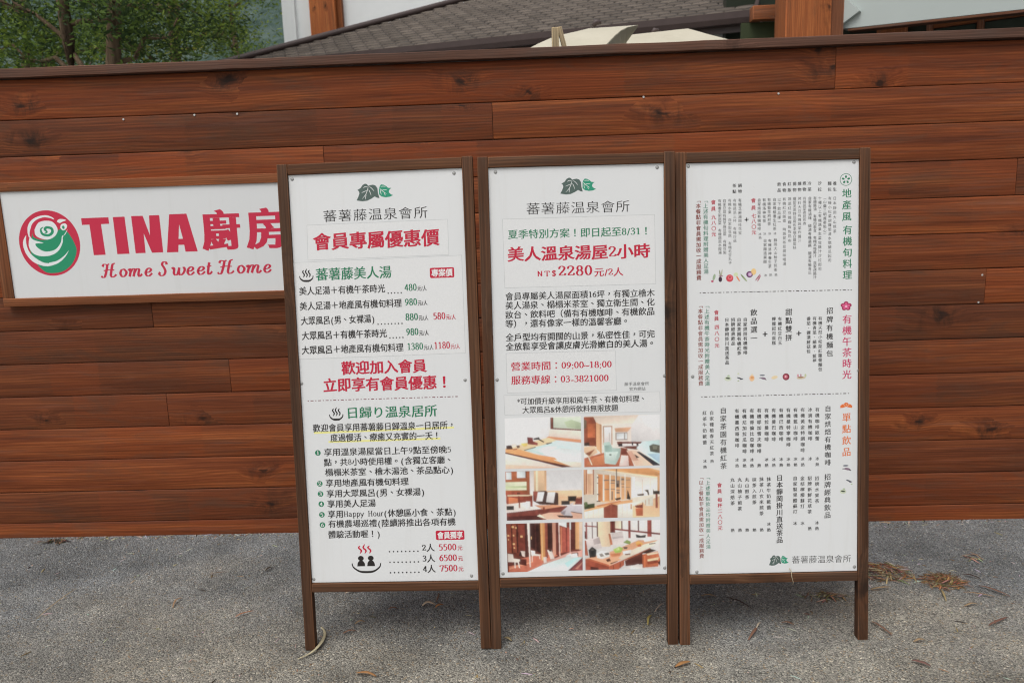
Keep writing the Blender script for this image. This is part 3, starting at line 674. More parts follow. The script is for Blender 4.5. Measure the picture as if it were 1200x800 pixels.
('H', '蕃薯藤温泉會所', 398.3, 609.4, 298.1, 29.3, 'k', 't'),
]
PTS2 = {'logo': [(318.3, 278.7), (387.8, 316.5)], 'dash': [[(81.6, 1246.0), (607.0, 1244.4)], [(84.1, 884.1), (605.5, 884.9)]], 'icons': {'emblem': (585.5, 1621.7), 'plum': (587.7, 1188.8), 'clam': (589.3, 842.7), 'radish': (127.4, 1290.9), 'turnip': (152.8, 1295.0), 'tomato': (185.2, 1294.2), 'carrot': (211.8, 1296.5), 'bean': (233.9, 1294.6), 'onion': (254.0, 1305.9), 'squash': (267.9, 1314.4), 'chili': (282.5, 1294.9), 'bowl': (177.3, 947.5), 'leafd': (217.5, 946.6), 'jar': (260.5, 945.6), 'dish': (297.7, 946.2), 'bun': (339.3, 946.7), 'berry': (379.4, 947.9), 'plate': (429.9, 943.1), 'dish2': (591.0, 620.3), 'leafd2': (599.3, 576.1), 'bowl2': (579.3, 538.5)}, 'screw': [(45.6, 1679.4), (612.5, 1680.7), (54.3, 956.3), (631.9, 963.9), (63.2, 262.0), (620.1, 268.1)]}

def is_hand(c): return c in HAND
def sty_of(st): return 'b' if 'b' in st else 't' if 't' in st else ''
need = {('廚', 'M'), ('房', 'M')}
for T in (TEXT0, TEXT1, TEXT2):
    for e in T:
        for c in e[1]:
            if not is_hand(c) and c != ' ': need |= {(c, sty_of(e[-1])), (c, 't')} if e[0] == 'V' else {(c, sty_of(e[-1]))}
GL = make_glyphs(need)

class Print:
    """flat printing on a sheet: x, z in millimetres of the sheet; later marks lie a hair above earlier ones"""
    def __init__(s, y0): s.mb = MB(); s.y0 = y0; s.k = 0
    def depth(s): s.k += 1; return s.y0 - .00014 - (s.k % 120) * .000005
    def shape(s, pts, col, y=None):
        y = s.depth() if y is None else y
        s.mb.poly([(p[0] / 1000, y, p[1] / 1000) for p in pts], col)
    def graded(s, pts, col):
        y = s.depth(); k = len(s.mb.c); s.shape(pts, col, y)
        s.mb.c[k] = [tuple(min(.85, (v * .93 + .035) * (1 + .34 * noise.noise(Vector((p[0] * .03, p[1] * .03, k * 1.7))))) for v in col) for p in pts]
    def quads(s, qs, col):
        y = s.depth()
        for i, q in enumerate(qs): s.shape(q, col, y - (i % 2) * .000004)
    def stroke(s, pts, w, col, thin=None, **kw): s.quads(pen(pts, w, thin, **kw), col)
    def char(s, c, cx, cz, wx, hz, col, st):
        """one character centred at cx, cz in a box wx by hz"""
        if c == ' ': return
        if c == '.': s.shape(ell(cx, cz - .30 * hz, .085 * hz, .085 * hz, 10)[:-1], col); return
        if is_hand(c):
            heavy = .125 if 's' in st or 'b' in st else .085
            adv = ADV[c]
            for k, st_ in enumerate(HAND[c]):
                qs = pen(st_, heavy, .042, closed=(st_[0] == st_[-1]), n=4 if len(st_) < 12 else 1)
                s.quads([[(cx + (p.x - adv / 2) * wx, cz + (p.y - .335) * hz) for p in q] for q in qs], col)
            return
        vs, fs = GL[c, sty_of(st)]; y = s.depth()
        cw = 1.0 if ord(c) > 0x2000 else None
        if cw is None and vs: xs = [v[0] for v in vs]; off = (min(xs) + max(xs)) / 2
        else: off = .5
        dz = 0
        if c in '，。、！：．' and vs:
            xs = [v[0] for v in vs]; off = (min(xs) + max(xs)) / 2; zs = [v[1] for v in vs]; dz = .38 - (min(zs) + max(zs)) / 2
        P2 = [((cx + (v[0] - off) * wx) / 1000, (cz + (v[1] + dz - .38) * hz) / 1000) for v in vs]
        s.tris(P2, fs, y, col)
    def tris(s, P2, fs, y, col):
        for k, f in enumerate(fs): yk = y - (k * 5 % 16) * 2.2e-6; s.mb.poly([(P2[i][0], yk, P2[i][1]) for i in f], col)
    def line(s, e):
        k, t, a, b, z, size, c, st = e
        if k == 'H':
            adv = [1.0 if ord(ch) > 0x2000 else ADV.get(ch, .62 if ch == '+' else .5) for ch in t]
            if '+' in t: adv = [1.0 if ch == '+' else x for ch, x in zip(t, adv)]
            f = (b - a) / sum(adv); x = a
            for ch, w in zip(t, adv): s.char(ch, x + w * f / 2, z, min(f, size * 1.15), size, INK[c], st); x += w * f
        else:                       # a column: a = x, b..z = first and last character
            n = len(t)
            sm_ = .86 if size < 24 else .94
            for i, ch in enumerate(t):
                s.char(ch, a, b + (z - b) * (i / (n - 1) if n > 1 else 0), size * sm_, size * sm_, INK[c], 't' if size < 14.5 else st)
    def outline(s, pts, w, col):
        for i in range(len(pts)): s.stroke([pts[i], pts[(i + 1) % len(pts)]], w, col)
    def build(s, name, parent): return s.mb.build(name, M_INK, parent)
def rrect(a, b, r):
    (x0, z0), (x1, z1) = a, b; x0, x1, z0, z1 = min(x0, x1), max(x0, x1), min(z0, z1), max(z0, z1); o = []
    for cx, cz, s in ((x1 - r, z1 - r, 0), (x0 + r, z1 - r, 90), (x0 + r, z0 + r, 180), (x1 - r, z0 + r, 270)):
        o += [(cx + r * math.cos(R(s + t)), cz + r * math.sin(R(s + t))) for t in (0, 30, 60, 90)]
    return o
LEAF1 = [(310, 505), (345, 440), (372, 370), (365, 325), (335, 300), (400, 262), (440, 205), (490, 178), (525, 190), (552, 225), (590, 212), (640, 205), (690, 222), (728, 280), (735, 380), (758, 475), (715, 468), (665, 440), (600, 482), (520, 518), (420, 526)]
LEAF2 = [(757, 290), (775, 240), (802, 207), (850, 215), (900, 245), (935, 280), (998, 284), (955, 322), (945, 370), (985, 412), (1025, 428), (960, 458), (880, 466), (800, 447), (755, 405)]
VEIN = [[(550, 235), (535, 300), (490, 400), (420, 480)], [(540, 245), (490, 240), (450, 262)], [(530, 310), (470, 335), (415, 358)], [(555, 300), (580, 350), (598, 420)], [(570, 240), (620, 280), (662, 340)], [(505, 400), (490, 440), (488, 490)]]
VEIN2 = [[(765, 280), (830, 345), (900, 400)], [(790, 250), (840, 245), (890, 252)], [(815, 320), (860, 318), (910, 320)], [(790, 310), (785, 360), (800, 410)], [(865, 370), (862, 400), (880, 430)]]
def leaf_logo(P, a, b):
    (x0, z0), (x1, z1) = a, b
    f = lambda q: [(x0 + (x - 310) / 715 * (x1 - x0), z1 - (y - 178) / 348 * (z1 - z0)) for x, y in q]
    P.shape(f(LEAF1), alb('#4b5a55')); P.shape(f(LEAF2), alb('#2c8468')); w = (x1 - x0) * .013
    for v in VEIN + VEIN2: P.stroke(f(v), w, alb('#cfd1cf'), n=3, taper=3)
def spa_icon(P, a, b, red=False):
    (x0, z0), (x1, z1) = a, b; w, h = x1 - x0, z1 - z0; k = INK['k']
    f = lambda q: [(x0 + x * w, z0 + z * h) for x, z in q]
    P.stroke(f([(.03, .42), (.08, .22), (.28, .05), (.5, .03), (.72, .05), (.92, .22), (.97, .42)]), w * .06, k, w * .14)
    for x in (.3, .5, .7): P.stroke(f([(x + .06, .95 if x == .5 else .85), (x - .04, .72), (x + .07, .5), (x - .02, .3)]), w * .09, k, n=4, taper=3)
def dash_line(P, a, b, col):
    (x0, z0), (x1, z1) = a, b; L = x1 - x0; x = 0; k = 0
    while x < L:
        w = 10.5 if k % 2 else 4.0
        w = min(w, L - x); za, zb = z0 + (z1 - z0) * x / L, z0 + (z1 - z0) * (x + w) / L
        P.shape([(x0 + x, za - 1.3), (x0 + x + w, zb - 1.3), (x0 + x + w, zb + 1.3), (x0 + x, za + 1.3)], col); x += w + 6.2; k += 1

# ---------------------------------------------------------------- the three notice boards
def screw(name, x, z, y, parent, r=.0062):
    m = MB(); ring = [(math.cos(R(30 * k)), math.sin(R(30 * k))) for k in range(12)]
    m.faces([(p * r * 1.0, 0, q * r) for p, q in ring] + [(p * r * .9, -.0012, q * r * .9) for p, q in ring] + [(p * r * .45, -.0020, q * r * .45) for p, q in ring] + [(0, -.0021, 0)],
            [(k, (k + 1) % 12, (k + 1) % 12 + 12, k + 12) for k in range(12)] + [(k + 12, (k + 1) % 12 + 12, (k + 1) % 12 + 24, k + 24) for k in range(12)] + [(k + 24, (k + 1) % 12 + 24, 36) for k in range(12)], smooth=True)
    o = m.build(name, M_STEEL, parent); o.location = (x, y, z)
    return o
def notice_board(q, W_, H_, label, screws, zt=1.690, zb=.254):
    x, y, yaw, lean, roll = q
    u = Vector((math.cos(yaw) * math.cos(roll), math.sin(yaw) * math.cos(roll), math.sin(roll))); n = Vector((-math.sin(yaw), math.cos(yaw), 0))
    v = math.cos(lean) * Vector((0, 0, 1)) + math.sin(lean) * n; v = (v - u * v.dot(u)).normalized(); yb = v.cross(u)
    t = thing('notice_board', label, 'notice board', group='brown framed white notice boards'); 
    mw = Matrix((u, yb, v)).transposed().to_4x4(); mw.translation = (x, y, 0); t.matrix_world = mw
    pw = .036; D = .034
    timber('post', (0, 0, .002), (pw, D, H_), 2, M_FRAME, t, .003); timber('post', (W_ - pw, 0, .002), (W_, D, H_ + .001), 2, M_FRAME, t, .003)
    timber('top_rail', (pw + .0006, .0015, zt), (W_ - pw - .0006, D - .002, H_ - .001), 0, M_FRAME, t, .003)
    timber('bottom_rail', (pw + .0006, .0015, zb - .034), (W_ - pw - .0006, D - .002, zb - .0015), 0, M_FRAME, t, .003)
    b = MB(); b.box((pw + .0008, .010, zb), (W_ - pw - .0008, .0135, zt - .001)); pn = b.build('panel', M_SHEET, t)
    b = MB(); b.box((pw + .001, .0138, zb + .001), (W_ - pw - .001, .019, zt - .002)); b.build('backing', M_BACK, t)
    s0 = None
    for sx, sz in screws: screw('screw', sx / 1000, sz / 1000, .0100, pn)
    # back stay: a second pair of legs hinged at the top
    fy = .53; a = math.atan2(fy - D - .006, 1.66 - fy * math.tan(lean)); Mx = Matrix.Translation((0, D + .006, 1.66)) @ Matrix.Rotation(a, 4, 'X')
    ll = (fy - D - .006) / math.sin(a) - .004
    for px in (.06, W_ - .09): timber('rear_leg', (px, -.001, -ll), (px + .03, .027, .0), 2, M_FRAME, t, .003, M=Mx)
    timber('rear_rail', (.0905, .0, -1.2), (W_ - .0905, .025, -1.16), 0, M_FRAME, t, .003, M=Mx)
    return t, pn
Q = [[-0.87415, 2.59992, -0.01738, 0.09235, 0.00611], [-0.20157, 2.59192, 0.02433, 0.08807, -0.00676], [0.469, 2.6002, 0.03117, 0.11659, -0.01034]]
b1, p1 = notice_board(Q[0], 0.67171, 1.72647, 'brown framed white notice board with red and green price lists, leftmost of the three boards', PTS0['screw'], zb=.2505)
b2, p2 = notice_board(Q[1], 0.66558, 1.72647, 'brown framed white notice board with six interior photographs under its text, middle of the three', PTS1['screw'], zb=.2605)
b3, p3 = notice_board(Q[2], 0.66603, 1.72647, 'brown framed white notice board covered in small vertical menu text, rightmost of the three boards', PTS2['screw'])
YP = .010
def letter_blocks(T, cuts, panel):
    """cuts: (lower edge in mm, part name) from the top down"""
    out = {n: Print(YP) for lo, n in cuts}
    for e in T:
        zc = e[4] if e[0] == 'H' else e[3]
        n = next(n for lo, n in cuts if zc >= lo)
        if n is not None: out[n].line(e)
    return out
# --- board 1
P = Print(YP); leaf_logo(P, *PTS0['logo']); P.build('leaf_logo', p1)
P = Print(YP)
for k in ('box1', 'box2'): P.shape(PTS0[k], (.752, .758, .755), YP - .00005); P.outline(PTS0[k], .9, INK['l'])
P.build('ruled_box', p1)
P = Print(YP)
dash_line(P, *PTS0['dash'], alb('#6a3038')); P.build('dashed_rule', p1)
P = Print(YP)
for k in ('ul1', 'ul2'):
    (x0, z0), (x1, z1) = PTS0[k]; P.shape([(x0, z0 - 3.5), (x1, z1 - 3.5), (x1, z1 + 3.2), (x0, z0 + 3.2)], INK['y'])
P.build('yellow_highlight', p1)
P = Print(YP); spa_icon(P, *PTS0['spa1']); P.build('hot_spring_symbol', p1)
P = Print(YP); spa_icon(P, *PTS0['spa2']); P.build('hot_spring_symbol', p1)
for k in ('badge1', 'badge2'):
    P = Print(YP + .00004); P.shape(rrect(*PTS0[k], 5), INK['r']); P.build('red_badge', p1)
for x, z in PTS0['bul']:
    P = Print(YP + .00004); P.shape(ell(x, z, 10.2, 10.2, 22)[:-1], alb('#2a6d50')); P.build('green_bullet', p1)
blk = letter_blocks(TEXT0, [(1510, 'brand_lettering'), (1420, 'title_lettering'), (1062, 'price_list_lettering'), (930, 'welcome_lettering'), (760, 'day_stay_lettering'), (447, 'benefit_list_lettering'), (0, 'member_price_lettering')], p1)
for n, P in blk.items(): P.y0 -= .0003
for n, P in blk.items():
    for i in range(len(P.mb.v)): a = P.mb.v[i]; P.mb.v[i] = (a[0], a[1] - .0003, a[2])
    P.build(n, p1)
P = Print(YP); (x0, z0), (x1, z1) = PTS0['people']; w, h = x1 - x0, z1 - z0
f = lambda q: [(x0 + x * w, z0 + z * h) for x, z in q]
P.stroke(f([(.01, .33), (.05, .2), (.25, .06), (.5, .03), (.75, .06), (.95, .2), (.99, .33)]), w * .035, INK['k'], w * .075)
for cx in (.32, .66):
    P.shape(f(ell(cx, .50, .10, .085, 16)[:-1]), INK['k']); P.shape(f([(cx - .135, .23), (cx + .135, .23), (cx + .12, .34), (cx + .07, .41), (cx, .43), (cx - .07, .41), (cx - .12, .34)]), INK['k'])
    P.shape(f([(cx - .055, .38), (cx + .055, .38), (cx + .05, .45), (cx - .05, .45)]), INK['k'])
for cx in (.29, .45, .61): P.stroke(f([(cx + .03, .98 if cx == .45 else .92), (cx - .03, .86), (cx + .06, .76), (cx + .01, .66)]), w * .055, INK['r'], n=4, taper=3)
P.build('bathing_people_symbol', p1)
# --- board 2
P = Print(YP); leaf_logo(P, *PTS1['logo']); P.build('leaf_logo', p2)
P = Print(YP)
for k in ('box1', 'box2', 'box3'): P.shape(PTS1[k], (.752, .758, .755), YP - .00005); P.outline(PTS1[k], .9, INK['l'])
P.build('ruled_box', p2)
for n, P in letter_blocks(TEXT1, [(1520, 'brand_lettering'), (1283, 'offer_lettering'), (1063, 'description_lettering'), (920, 'contact_lettering'), (0, 'note_lettering')], p2).items(): P.build(n, p2)
PHOTOS = [
([('#c9c9cb', '0 0 1153 800'), ('#6b2f22', '670 60 1095 60 1095 255 670 218'), ('#b9c3b4', '712 60 1095 60 1095 238 712 205'), ('#a3b094', '860 130 960 100 1095 150 1095 235 900 205'), ('#8f5a48', '684 62 694 205'), ('#d9c6bb', '660 222 1095 258 1095 380 640 330'), ('#c98a62', '640 318 1095 378 1095 420 760 372 600 345'),
  ('#dcbb96', '45 470 350 400 640 335 760 372 610 425 470 455 300 500 700 640 1095 760 960 745 45 525'), ('#b8d3d4', '300 500 470 458 600 430 760 380 1095 428 1095 740 700 610'), ('#c8cfdb', '560 560 800 480 1095 520 1095 740 800 660'), ('#c6dcd8', '420 500 640 450 760 470 600 560'), ('#d2955f', '45 475 220 480 450 560 720 610 800 680 1000 745 960 750 45 525'),
  ('#dfc9bb', '700 640 1095 690 1095 755 960 745'), ('#5a2a24', '40 520 200 560 600 660 960 745 830 752 500 658 40 538'), ('#cfc2b9', '40 540 830 755 830 800 40 800'), ('#d4b09c', '40 690 830 755 300 800 40 800'), ('#7a3a38', '350 320 425 330 430 380 495 405 490 438 355 415'), ('#332b28', '435 340 515 325 520 350 585 390 570 400 500 358 440 360'), ('#4a3434', '60 430 130 425 150 480 60 480'),
  ('#332b28', '600 415 690 400 692 410 620 430'), ('#3a322e', '300 497 465 455 465 466 310 505'), ('#d8b860', '260 405 350 398 350 440 300 450'), ('#6a5048', '200 430 245 430 245 460 210 470'), ('#d2c2b8', '135 412 195 412 195 450 140 455'), ('#9a5a40', '150 480 210 470 205 490 150 492')], (40, 46, 1095, 760)),
([('#cfc4bd', '0 0 1153 800'), ('#d8c3b6', '40 50 800 50 780 150 290 160'), ('#c49a84', '770 90 830 50 800 150'), ('#c9c7c8', '800 50 1095 40 1095 400 700 400 700 180'), ('#8a4a32', '45 60 180 60 215 130 215 450 45 430'), ('#6a5a48', '45 80 90 110 80 200 45 220'), ('#b06238', '100 150 205 150 205 330 100 330'), ('#cfa27a', '215 130 290 165 290 540 215 480'), ('#b78a64', '265 150 292 165 292 540 268 540'), ('#a98468', '310 180 440 180 440 430 310 430'), ('#d0cbca', '324 196 425 196 425 430 324 430'), ('#a09a96', '392 270 400 380'),
  ('#c79b7a', '470 212 705 205 650 262 480 262'), ('#8f8078', '480 268 648 268 648 372 480 372'), ('#c3c8cb', '496 280 600 280 600 360 496 360'), ('#c3c8cb', '612 280 640 360'), ('#6a3a30', '500 390 850 400 850 480 760 500 640 482 510 432'), ('#d1cdcd', '545 418 835 425 835 452 560 455'), ('#3a2f33', '705 400 725 445'), ('#3a2f33', '770 420 800 450'), ('#3a2f33', '520 420 575 455'), ('#5a4038', '820 425 846 470'), ('#a85f3f', '45 600 285 540 330 530 560 470 640 482 740 725 45 735'), ('#c07a50', '180 590 320 560 330 690 60 700'), ('#7c3f30', '560 480 640 490 640 560 560 560'),
  ('#d7b294', '45 450 200 440 232 530 120 590 45 520'), ('#8a5236', '60 540 200 480 120 570'), ('#e0cdbd', '100 590 120 590 160 690 145 690'), ('#4a3a34', '50 400 120 390 125 435 50 440'), ('#a4bab4', '315 400 400 390 440 470 555 480 540 590 480 695 330 675'), ('#8da7a0', '330 440 420 430 440 520 340 520'), ('#bccbc6', '345 530 520 520 470 640 345 640'), ('#5a6a60', '395 552 425 572'), ('#d4bdb8', '560 572 655 578 665 715 530 712'), ('#dab6a2', '630 510 760 510 1010 712 760 722'), ('#c49a86', '640 530 700 520 800 640 720 650'), ('#b8cfda', '770 480 850 398 1095 380 1095 712'), ('#2e2b33', '770 530 810 530 1095 705 1095 715 1000 715'), ('#a2bfd0', '920 560 1095 560 1095 690'), ('#5b5a50', '945 455 1000 432 1095 452 1095 555 960 530'), ('#7a7a6c', '990 445 1060 455 1050 500 1000 500'), ('#4a3a36', '740 560 812 605 770 614')], (40, 42, 1095, 722)),
([('#c9c9cb', '0 0 1153 800'), ('#d3b290', '440 65 615 65 615 350 440 350'), ('#dcc4a8', '470 65 500 350'), ('#c29a74', '590 65 615 350'), ('#cbc6c3', '385 65 440 400'), ('#a05a34', '50 70 385 390'), ('#c4cdd4', '60 75 135 180'), ('#c4cdd4', '212 70 325 160'), ('#cbd0b4', '50 215 342 330'), ('#b4bf98', '50 270 342 300'), ('#5c3424', '328 70 342 160'), ('#d5b08e', '620 345 1105 345 1105 545 780 545 620 420'), ('#caa07a', '620 440 1105 440 1105 450 620 450'), ('#9a4a34', '55 350 240 350 420 400 420 560 60 525'), ('#dcc0a2', '75 388 420 395 420 410 75 412'), ('#5a2c22', '205 360 250 385'), ('#c4764a', '90 420 220 442 220 520 90 520'), ('#7a3626', '220 410 245 575'), ('#4b3430', '430 350 610 345 640 380 740 370 775 382 775 545 520 532 430 482'), ('#8c4636', '430 350 500 350 470 482 430 482'), ('#cfcbcb', '495 360 585 360 555 490 470 490'), ('#cfcbcb', '630 365 735 365 710 515 605 502'), ('#2f2d2d', '905 425 1025 425 1020 500 910 497'), ('#35302f', '815 490 930 490 930 545 815 545'), ('#7a4035', '1020 455 1105 440 1105 545 1000 545'), ('#c08a68', '1040 440 1080 460'),
  ('#d1c8c3', '50 520 380 490 390 560 560 590 60 635'), ('#8a5a48', '230 500 250 575'), ('#ddd6d2', '330 485 388 590'), ('#35312f', '60 545 162 597'), ('#7e4036', '60 640 560 592 900 560 880 640 600 745 60 755'), ('#5a2e2a', '60 690 480 682 560 750 60 755'), ('#c9906e', '440 540 690 540 900 556 720 580 560 602'), ('#7a3c2c', '560 570 590 640'), ('#cda48e', '475 690 640 648 1105 640 1105 740 620 742'), ('#e0ccba', '475 690 520 668 600 730 620 742'), ('#b9b4ba', '800 650 930 540 1000 500 960 560 1105 560 1105 670 940 645 970 702 860 697'), ('#4a3a3a', '945 636 1105 668 1105 676 945 646'), ('#4a322e', '750 685 975 700 970 728 780 715'), ('#8a8288', '810 640 880 620 860 680 815 675')], (46, 62, 1108, 750)),
([('#d5c8ba', '0 0 1153 800'), ('#b98a66', '50 50 75 390'), ('#cfae90', '75 50 190 390'), ('#9a5a3c', '80 50 96 380'), ('#8a4c34', '176 50 192 390'), ('#d2ccc6', '100 50 175 105'), ('#b07a58', '118 110 130 380'), ('#b07a58', '145 110 155 380'), ('#cf9f6a', '230 50 880 30 1095 90 1095 175 650 122'), ('#c18c58', '500 40 880 40 1095 120 1095 160 700 110'), ('#d6c2a8', '230 52 300 52 1095 178 1000 182'), ('#cf9f70', '235 110 700 170 700 450 400 500 235 490'), ('#b87a48', '250 120 312 480'), ('#c68a54', '340 130 405 480')]
 + [('#dcd3c8', '%d 125 %d 480' % q) for q in ((232, 248), (314, 334), (406, 420), (482, 496), (552, 564), (612, 622))]
 + [('#77685f', r) for r in ('330 190 400 208', '335 320 400 332', '418 198 480 214', '418 235 478 246', '420 318 480 328', '500 205 540 300', '498 330 545 345', '500 360 540 385', '565 180 605 205', '566 250 605 262', '570 290 605 300', '430 350 450 470', '235 150 260 170', '236 230 250 245', '235 380 265 395', '625 200 690 208', '625 300 690 306')]
 + [('#dad5cf', '700 160 752 165 752 440 700 450'), ('#d6ccc6', '752 170 1060 190 1060 400 752 440'), ('#c8b8aa', '850 200 860 400'), ('#c8b8aa', '960 195 968 400'), ('#bd946e', '1060 150 1095 400'), ('#d39e6c', '60 610 230 540 430 500 720 470 720 512 440 545 60 625'), ('#c07a48', '230 540 560 478 560 496 240 560'), ('#3f4a30', '55 500 110 520 200 510 200 570 60 592'), ('#5f7048', '60 490 100 490 110 540 70 560'), ('#d8cec3', '60 622 320 570 320 718 60 730'), ('#cbbfb2', '110 612 116 725'), ('#cbbfb2', '180 598 186 722'), ('#cbbfb2', '250 586 256 720'), ('#d8d0c8', '525 532 720 510 720 720 525 720'), ('#c9beb4', '580 528 586 720'), ('#c9beb4', '640 520 646 720'), ('#8a4a38', '325 570 430 522 516 545 516 718 325 722'), ('#a05c46', '420 530 428 718'),
  ('#d6ae8a', '720 560 1095 430 1095 708 720 722'), ('#ded2c6', '720 520 1000 430 1000 560 900 560 860 500 740 560'), ('#7a3c30', '750 550 850 540 860 490 862 585 765 580'), ('#b5653f', '760 590 862 580 862 690 770 692'), ('#8a4a36', '1035 400 1062 400 1066 590 1035 590'), ('#b98a68', '690 530 710 600'), ('#b48a6a', '895 480 904 550'), ('#b48a6a', '940 465 948 540'), ('#3a322e', '880 345 935 340 950 410 930 415 920 375'), ('#3a322e', '1000 330 1010 360 1090 360 1095 402 1000 402'), ('#4a3c36', '780 400 880 390 870 420 790 420'), ('#3a322e', '640 460 650 340 662 360 690 450 690 470'), ('#3a2c28', '475 450 560 435 560 460 500 478'), ('#4a3830', '230 475 280 490'), ('#4a3a34', '496 40 506 250'), ('#4a3a34', '496 250 530 300')], (46, 46, 1095, 716)),
([('#6e3528', '0 0 1153 800'), ('#86442f', '70 90 130 480'), ('#55261e', '130 90 150 480'), ('#8a4a34', '150 90 200 480'), ('#4a2420', '205 90 225 480'), ('#7a3a2c', '225 90 350 480'), ('#4c241f', '320 90 352 660'), ('#b5684f', '80 600 540 500 860 470 560 650 330 750 85 750'), ('#cf8a6a', '90 680 420 600 420 615 90 710'), ('#c47a5c', '140 640 400 590 400 600 150 655'), ('#5c2a24', '80 600 180 560 330 570 330 660 240 640 80 660'), ('#3e211e', '388 90 530 90 530 500 440 440 388 400'), ('#54302a', '455 90 475 480'), ('#c98f54', '530 75 592 75 592 560 540 602'), ('#ddb27c', '545 75 560 590'), ('#8a4a3a', '592 80 632 560'), ('#3e2320', '632 90 695 85 695 440 632 430'), ('#bd8a74', '695 80 742 80 742 510 700 565'), ('#6a3028', '742 80 780 80 780 530 742 520'), ('#d2bab2', '778 70 792 70 802 550 788 550'), ('#a65444', '800 140 930 150 930 480 805 500'), ('#c47a54', '808 140 824 490'), ('#7a3830', '880 150 900 480'), ('#c9a89c', '930 150 942 500'), ('#5c2c28', '945 90 1010 450'), ('#c99a6a', '1010 60 1062 450'), ('#cbb7a6', '1062 60 1110 460'),
  ('#c6d0d6', '785 65 890 60 890 152 785 112'), ('#c6d0d6', '930 60 950 180'), ('#d2c6c0', '352 72 388 75 388 680 374 682'), ('#c8968a', '540 640 940 485 1050 480 1110 455 1110 560 900 545 560 660'), ('#c2dadc', '330 750 560 652 900 545 1110 562 905 745 900 760'), ('#a8d0d6', '860 640 1000 570 1060 570 900 700'), ('#d5e0e2', '940 520 1030 505 1040 560 940 570'), ('#4a3a40', '955 495 1048 495 1048 545 1036 545 1036 508 955 508'), ('#c6d2d6', '870 540 940 505 960 540 900 552'), ('#8a4a4a', '905 740 1112 572 1112 745'), ('#6a3038', '905 740 1100 575 1105 595 940 742'), ('#b07a6a', '1000 720 1112 620 1112 640 1040 725'),
  ('#d6c8c0', '75 488 150 500 152 555 242 570 240 600 225 600 240 690 225 690 210 610 180 610 180 690 165 690 165 605 75 602'), ('#d2c2ba', '255 455 315 460 312 540 275 525'), ('#2e1c1c', '240 470 256 460 270 530 230 520'), ('#d6c8c0', '395 450 452 460 452 500 532 512 520 532 500 530 400 525'), ('#d0c0b6', '405 525 420 525 415 610 405 600'), ('#d0c0b6', '505 530 520 530 522 575 512 575'), ('#d6c8c2', '620 452 680 450 720 572 665 582'), ('#3a2424', '640 445 680 440 680 475 650 470'), ('#cfc4be', '565 550 610 545 612 620 570 630')]
 + [('#dba874', r) for r in ('142 112 172 138', '80 230 104 252', '190 125 208 150', '258 245 290 272', '155 230 172 252', '150 345 178 370', '85 290 100 305', '160 400 180 420', '400 260 412 300')], (62, 76, 1112, 748)),
([('#cac8c7', '0 0 1153 800'), ('#d2bb9f', '250 55 415 55 415 400 300 400 250 262'), ('#d6c4ae', '480 50 565 160'), ('#6a2e26', '415 50 482 210'), ('#542420', '440 50 455 210'), ('#8a3e34', '660 40 692 290'), ('#8e463c', '920 40 977 278'), ('#55282a', '565 50 582 172'), ('#55282a', '790 40 806 215'), ('#7c3a34', '480 150 1095 232 1095 256 480 172'), ('#8a4640', '60 95 245 115 245 130 60 112'), ('#8a4640', '80 60 102 290'), ('#4a2a28', '232 55 248 260'), ('#5a3430', '165 55 176 280'), ('#4a2c28', '60 180 80 280'),
  ('#c4bbba', '80 300 265 260 302 420 220 425 80 402'), ('#a89c9c', '180 300 265 262 285 350 190 370'), ('#c6bdbb', '430 222 580 190 602 330 590 372 450 382'), ('#b2a8a8', '440 270 590 250 592 280 445 295'), ('#b06a45', '390 225 418 225 447 372 415 382'), ('#9a5238', '60 310 86 310 112 520 64 512'), ('#cc9a78', '70 560 420 470 800 320 1060 330 390 672'), ('#dac6b6', '600 500 880 380 1060 338 1000 400 590 592 520 565'), ('#9a4c34', '70 565 390 666 390 718 70 722'), ('#b4623e', '70 565 130 560 400 655 390 675'), ('#5a2c24', '140 670 250 690 250 722 140 722'), ('#aa5a3a', '390 672 960 430 965 470 600 600 600 660 520 720 390 720'), ('#7a3a28', '450 660 460 718'), ('#7a3a28', '540 620 552 700'), ('#5a2f28', '610 600 850 500 852 655 620 675'), ('#3a2622', '830 500 960 445 1040 470 920 510'),
  ('#2f2d2e', '115 440 165 395 225 440 215 540 130 546'), ('#55504e', '150 420 190 418 185 450 150 455'), ('#d8d3cf', '230 490 290 455 400 470 405 540 300 570 230 552'), ('#8a847e', '260 500 300 490 330 530 280 540'), ('#6a625c', '330 490 390 480 400 510 350 520'), ('#c07a50', '410 500 560 490 540 530 430 545'), ('#9cb758', '450 440 540 402 590 430 560 482 480 492'), ('#b8ca80', '480 430 530 418 540 450 500 460'), ('#7a8e4a', '590 350 640 312 695 340 682 378'), ('#e0a050', '760 350 800 332 862 370 832 410 770 402'), ('#b4602c', '780 385 830 375 830 410 790 415'), ('#d8d3cf', '580 470 700 450 692 500 590 512'), ('#5c4a44', '590 410 650 410 640 440 600 440'), ('#7a5a4c', '610 505 690 500 680 520 620 525'), ('#d6d0cc', '860 300 1010 290 1020 330 880 350'), ('#2e2a2a', '760 240 830 262 900 250 892 290 770 287'), ('#5a3020', '350 580 400 560 420 600 370 612'), ('#2e2422', '410 630 510 600 512 608 415 645'), ('#3a2c2a', '940 372 1030 365 1030 375 945 385'),
  ('#b5643c', '850 520 1060 480 1095 600 1062 692 850 705'), ('#e0c4aa', '905 512 1060 490 1062 512 920 536'), ('#dab894', '920 590 1080 560 1062 602 920 618'), ('#8a4028', '915 620 1050 600 1080 640 920 660'), ('#c8703e', '870 540 890 700'), ('#4a2a24', '1060 640 1095 600 1095 690'), ('#d2cdcb', '520 720 800 652 852 720'), ('#cfcac8', '690 680 790 650 850 690 850 720 690 720')], (62, 46, 1098, 724)),
]

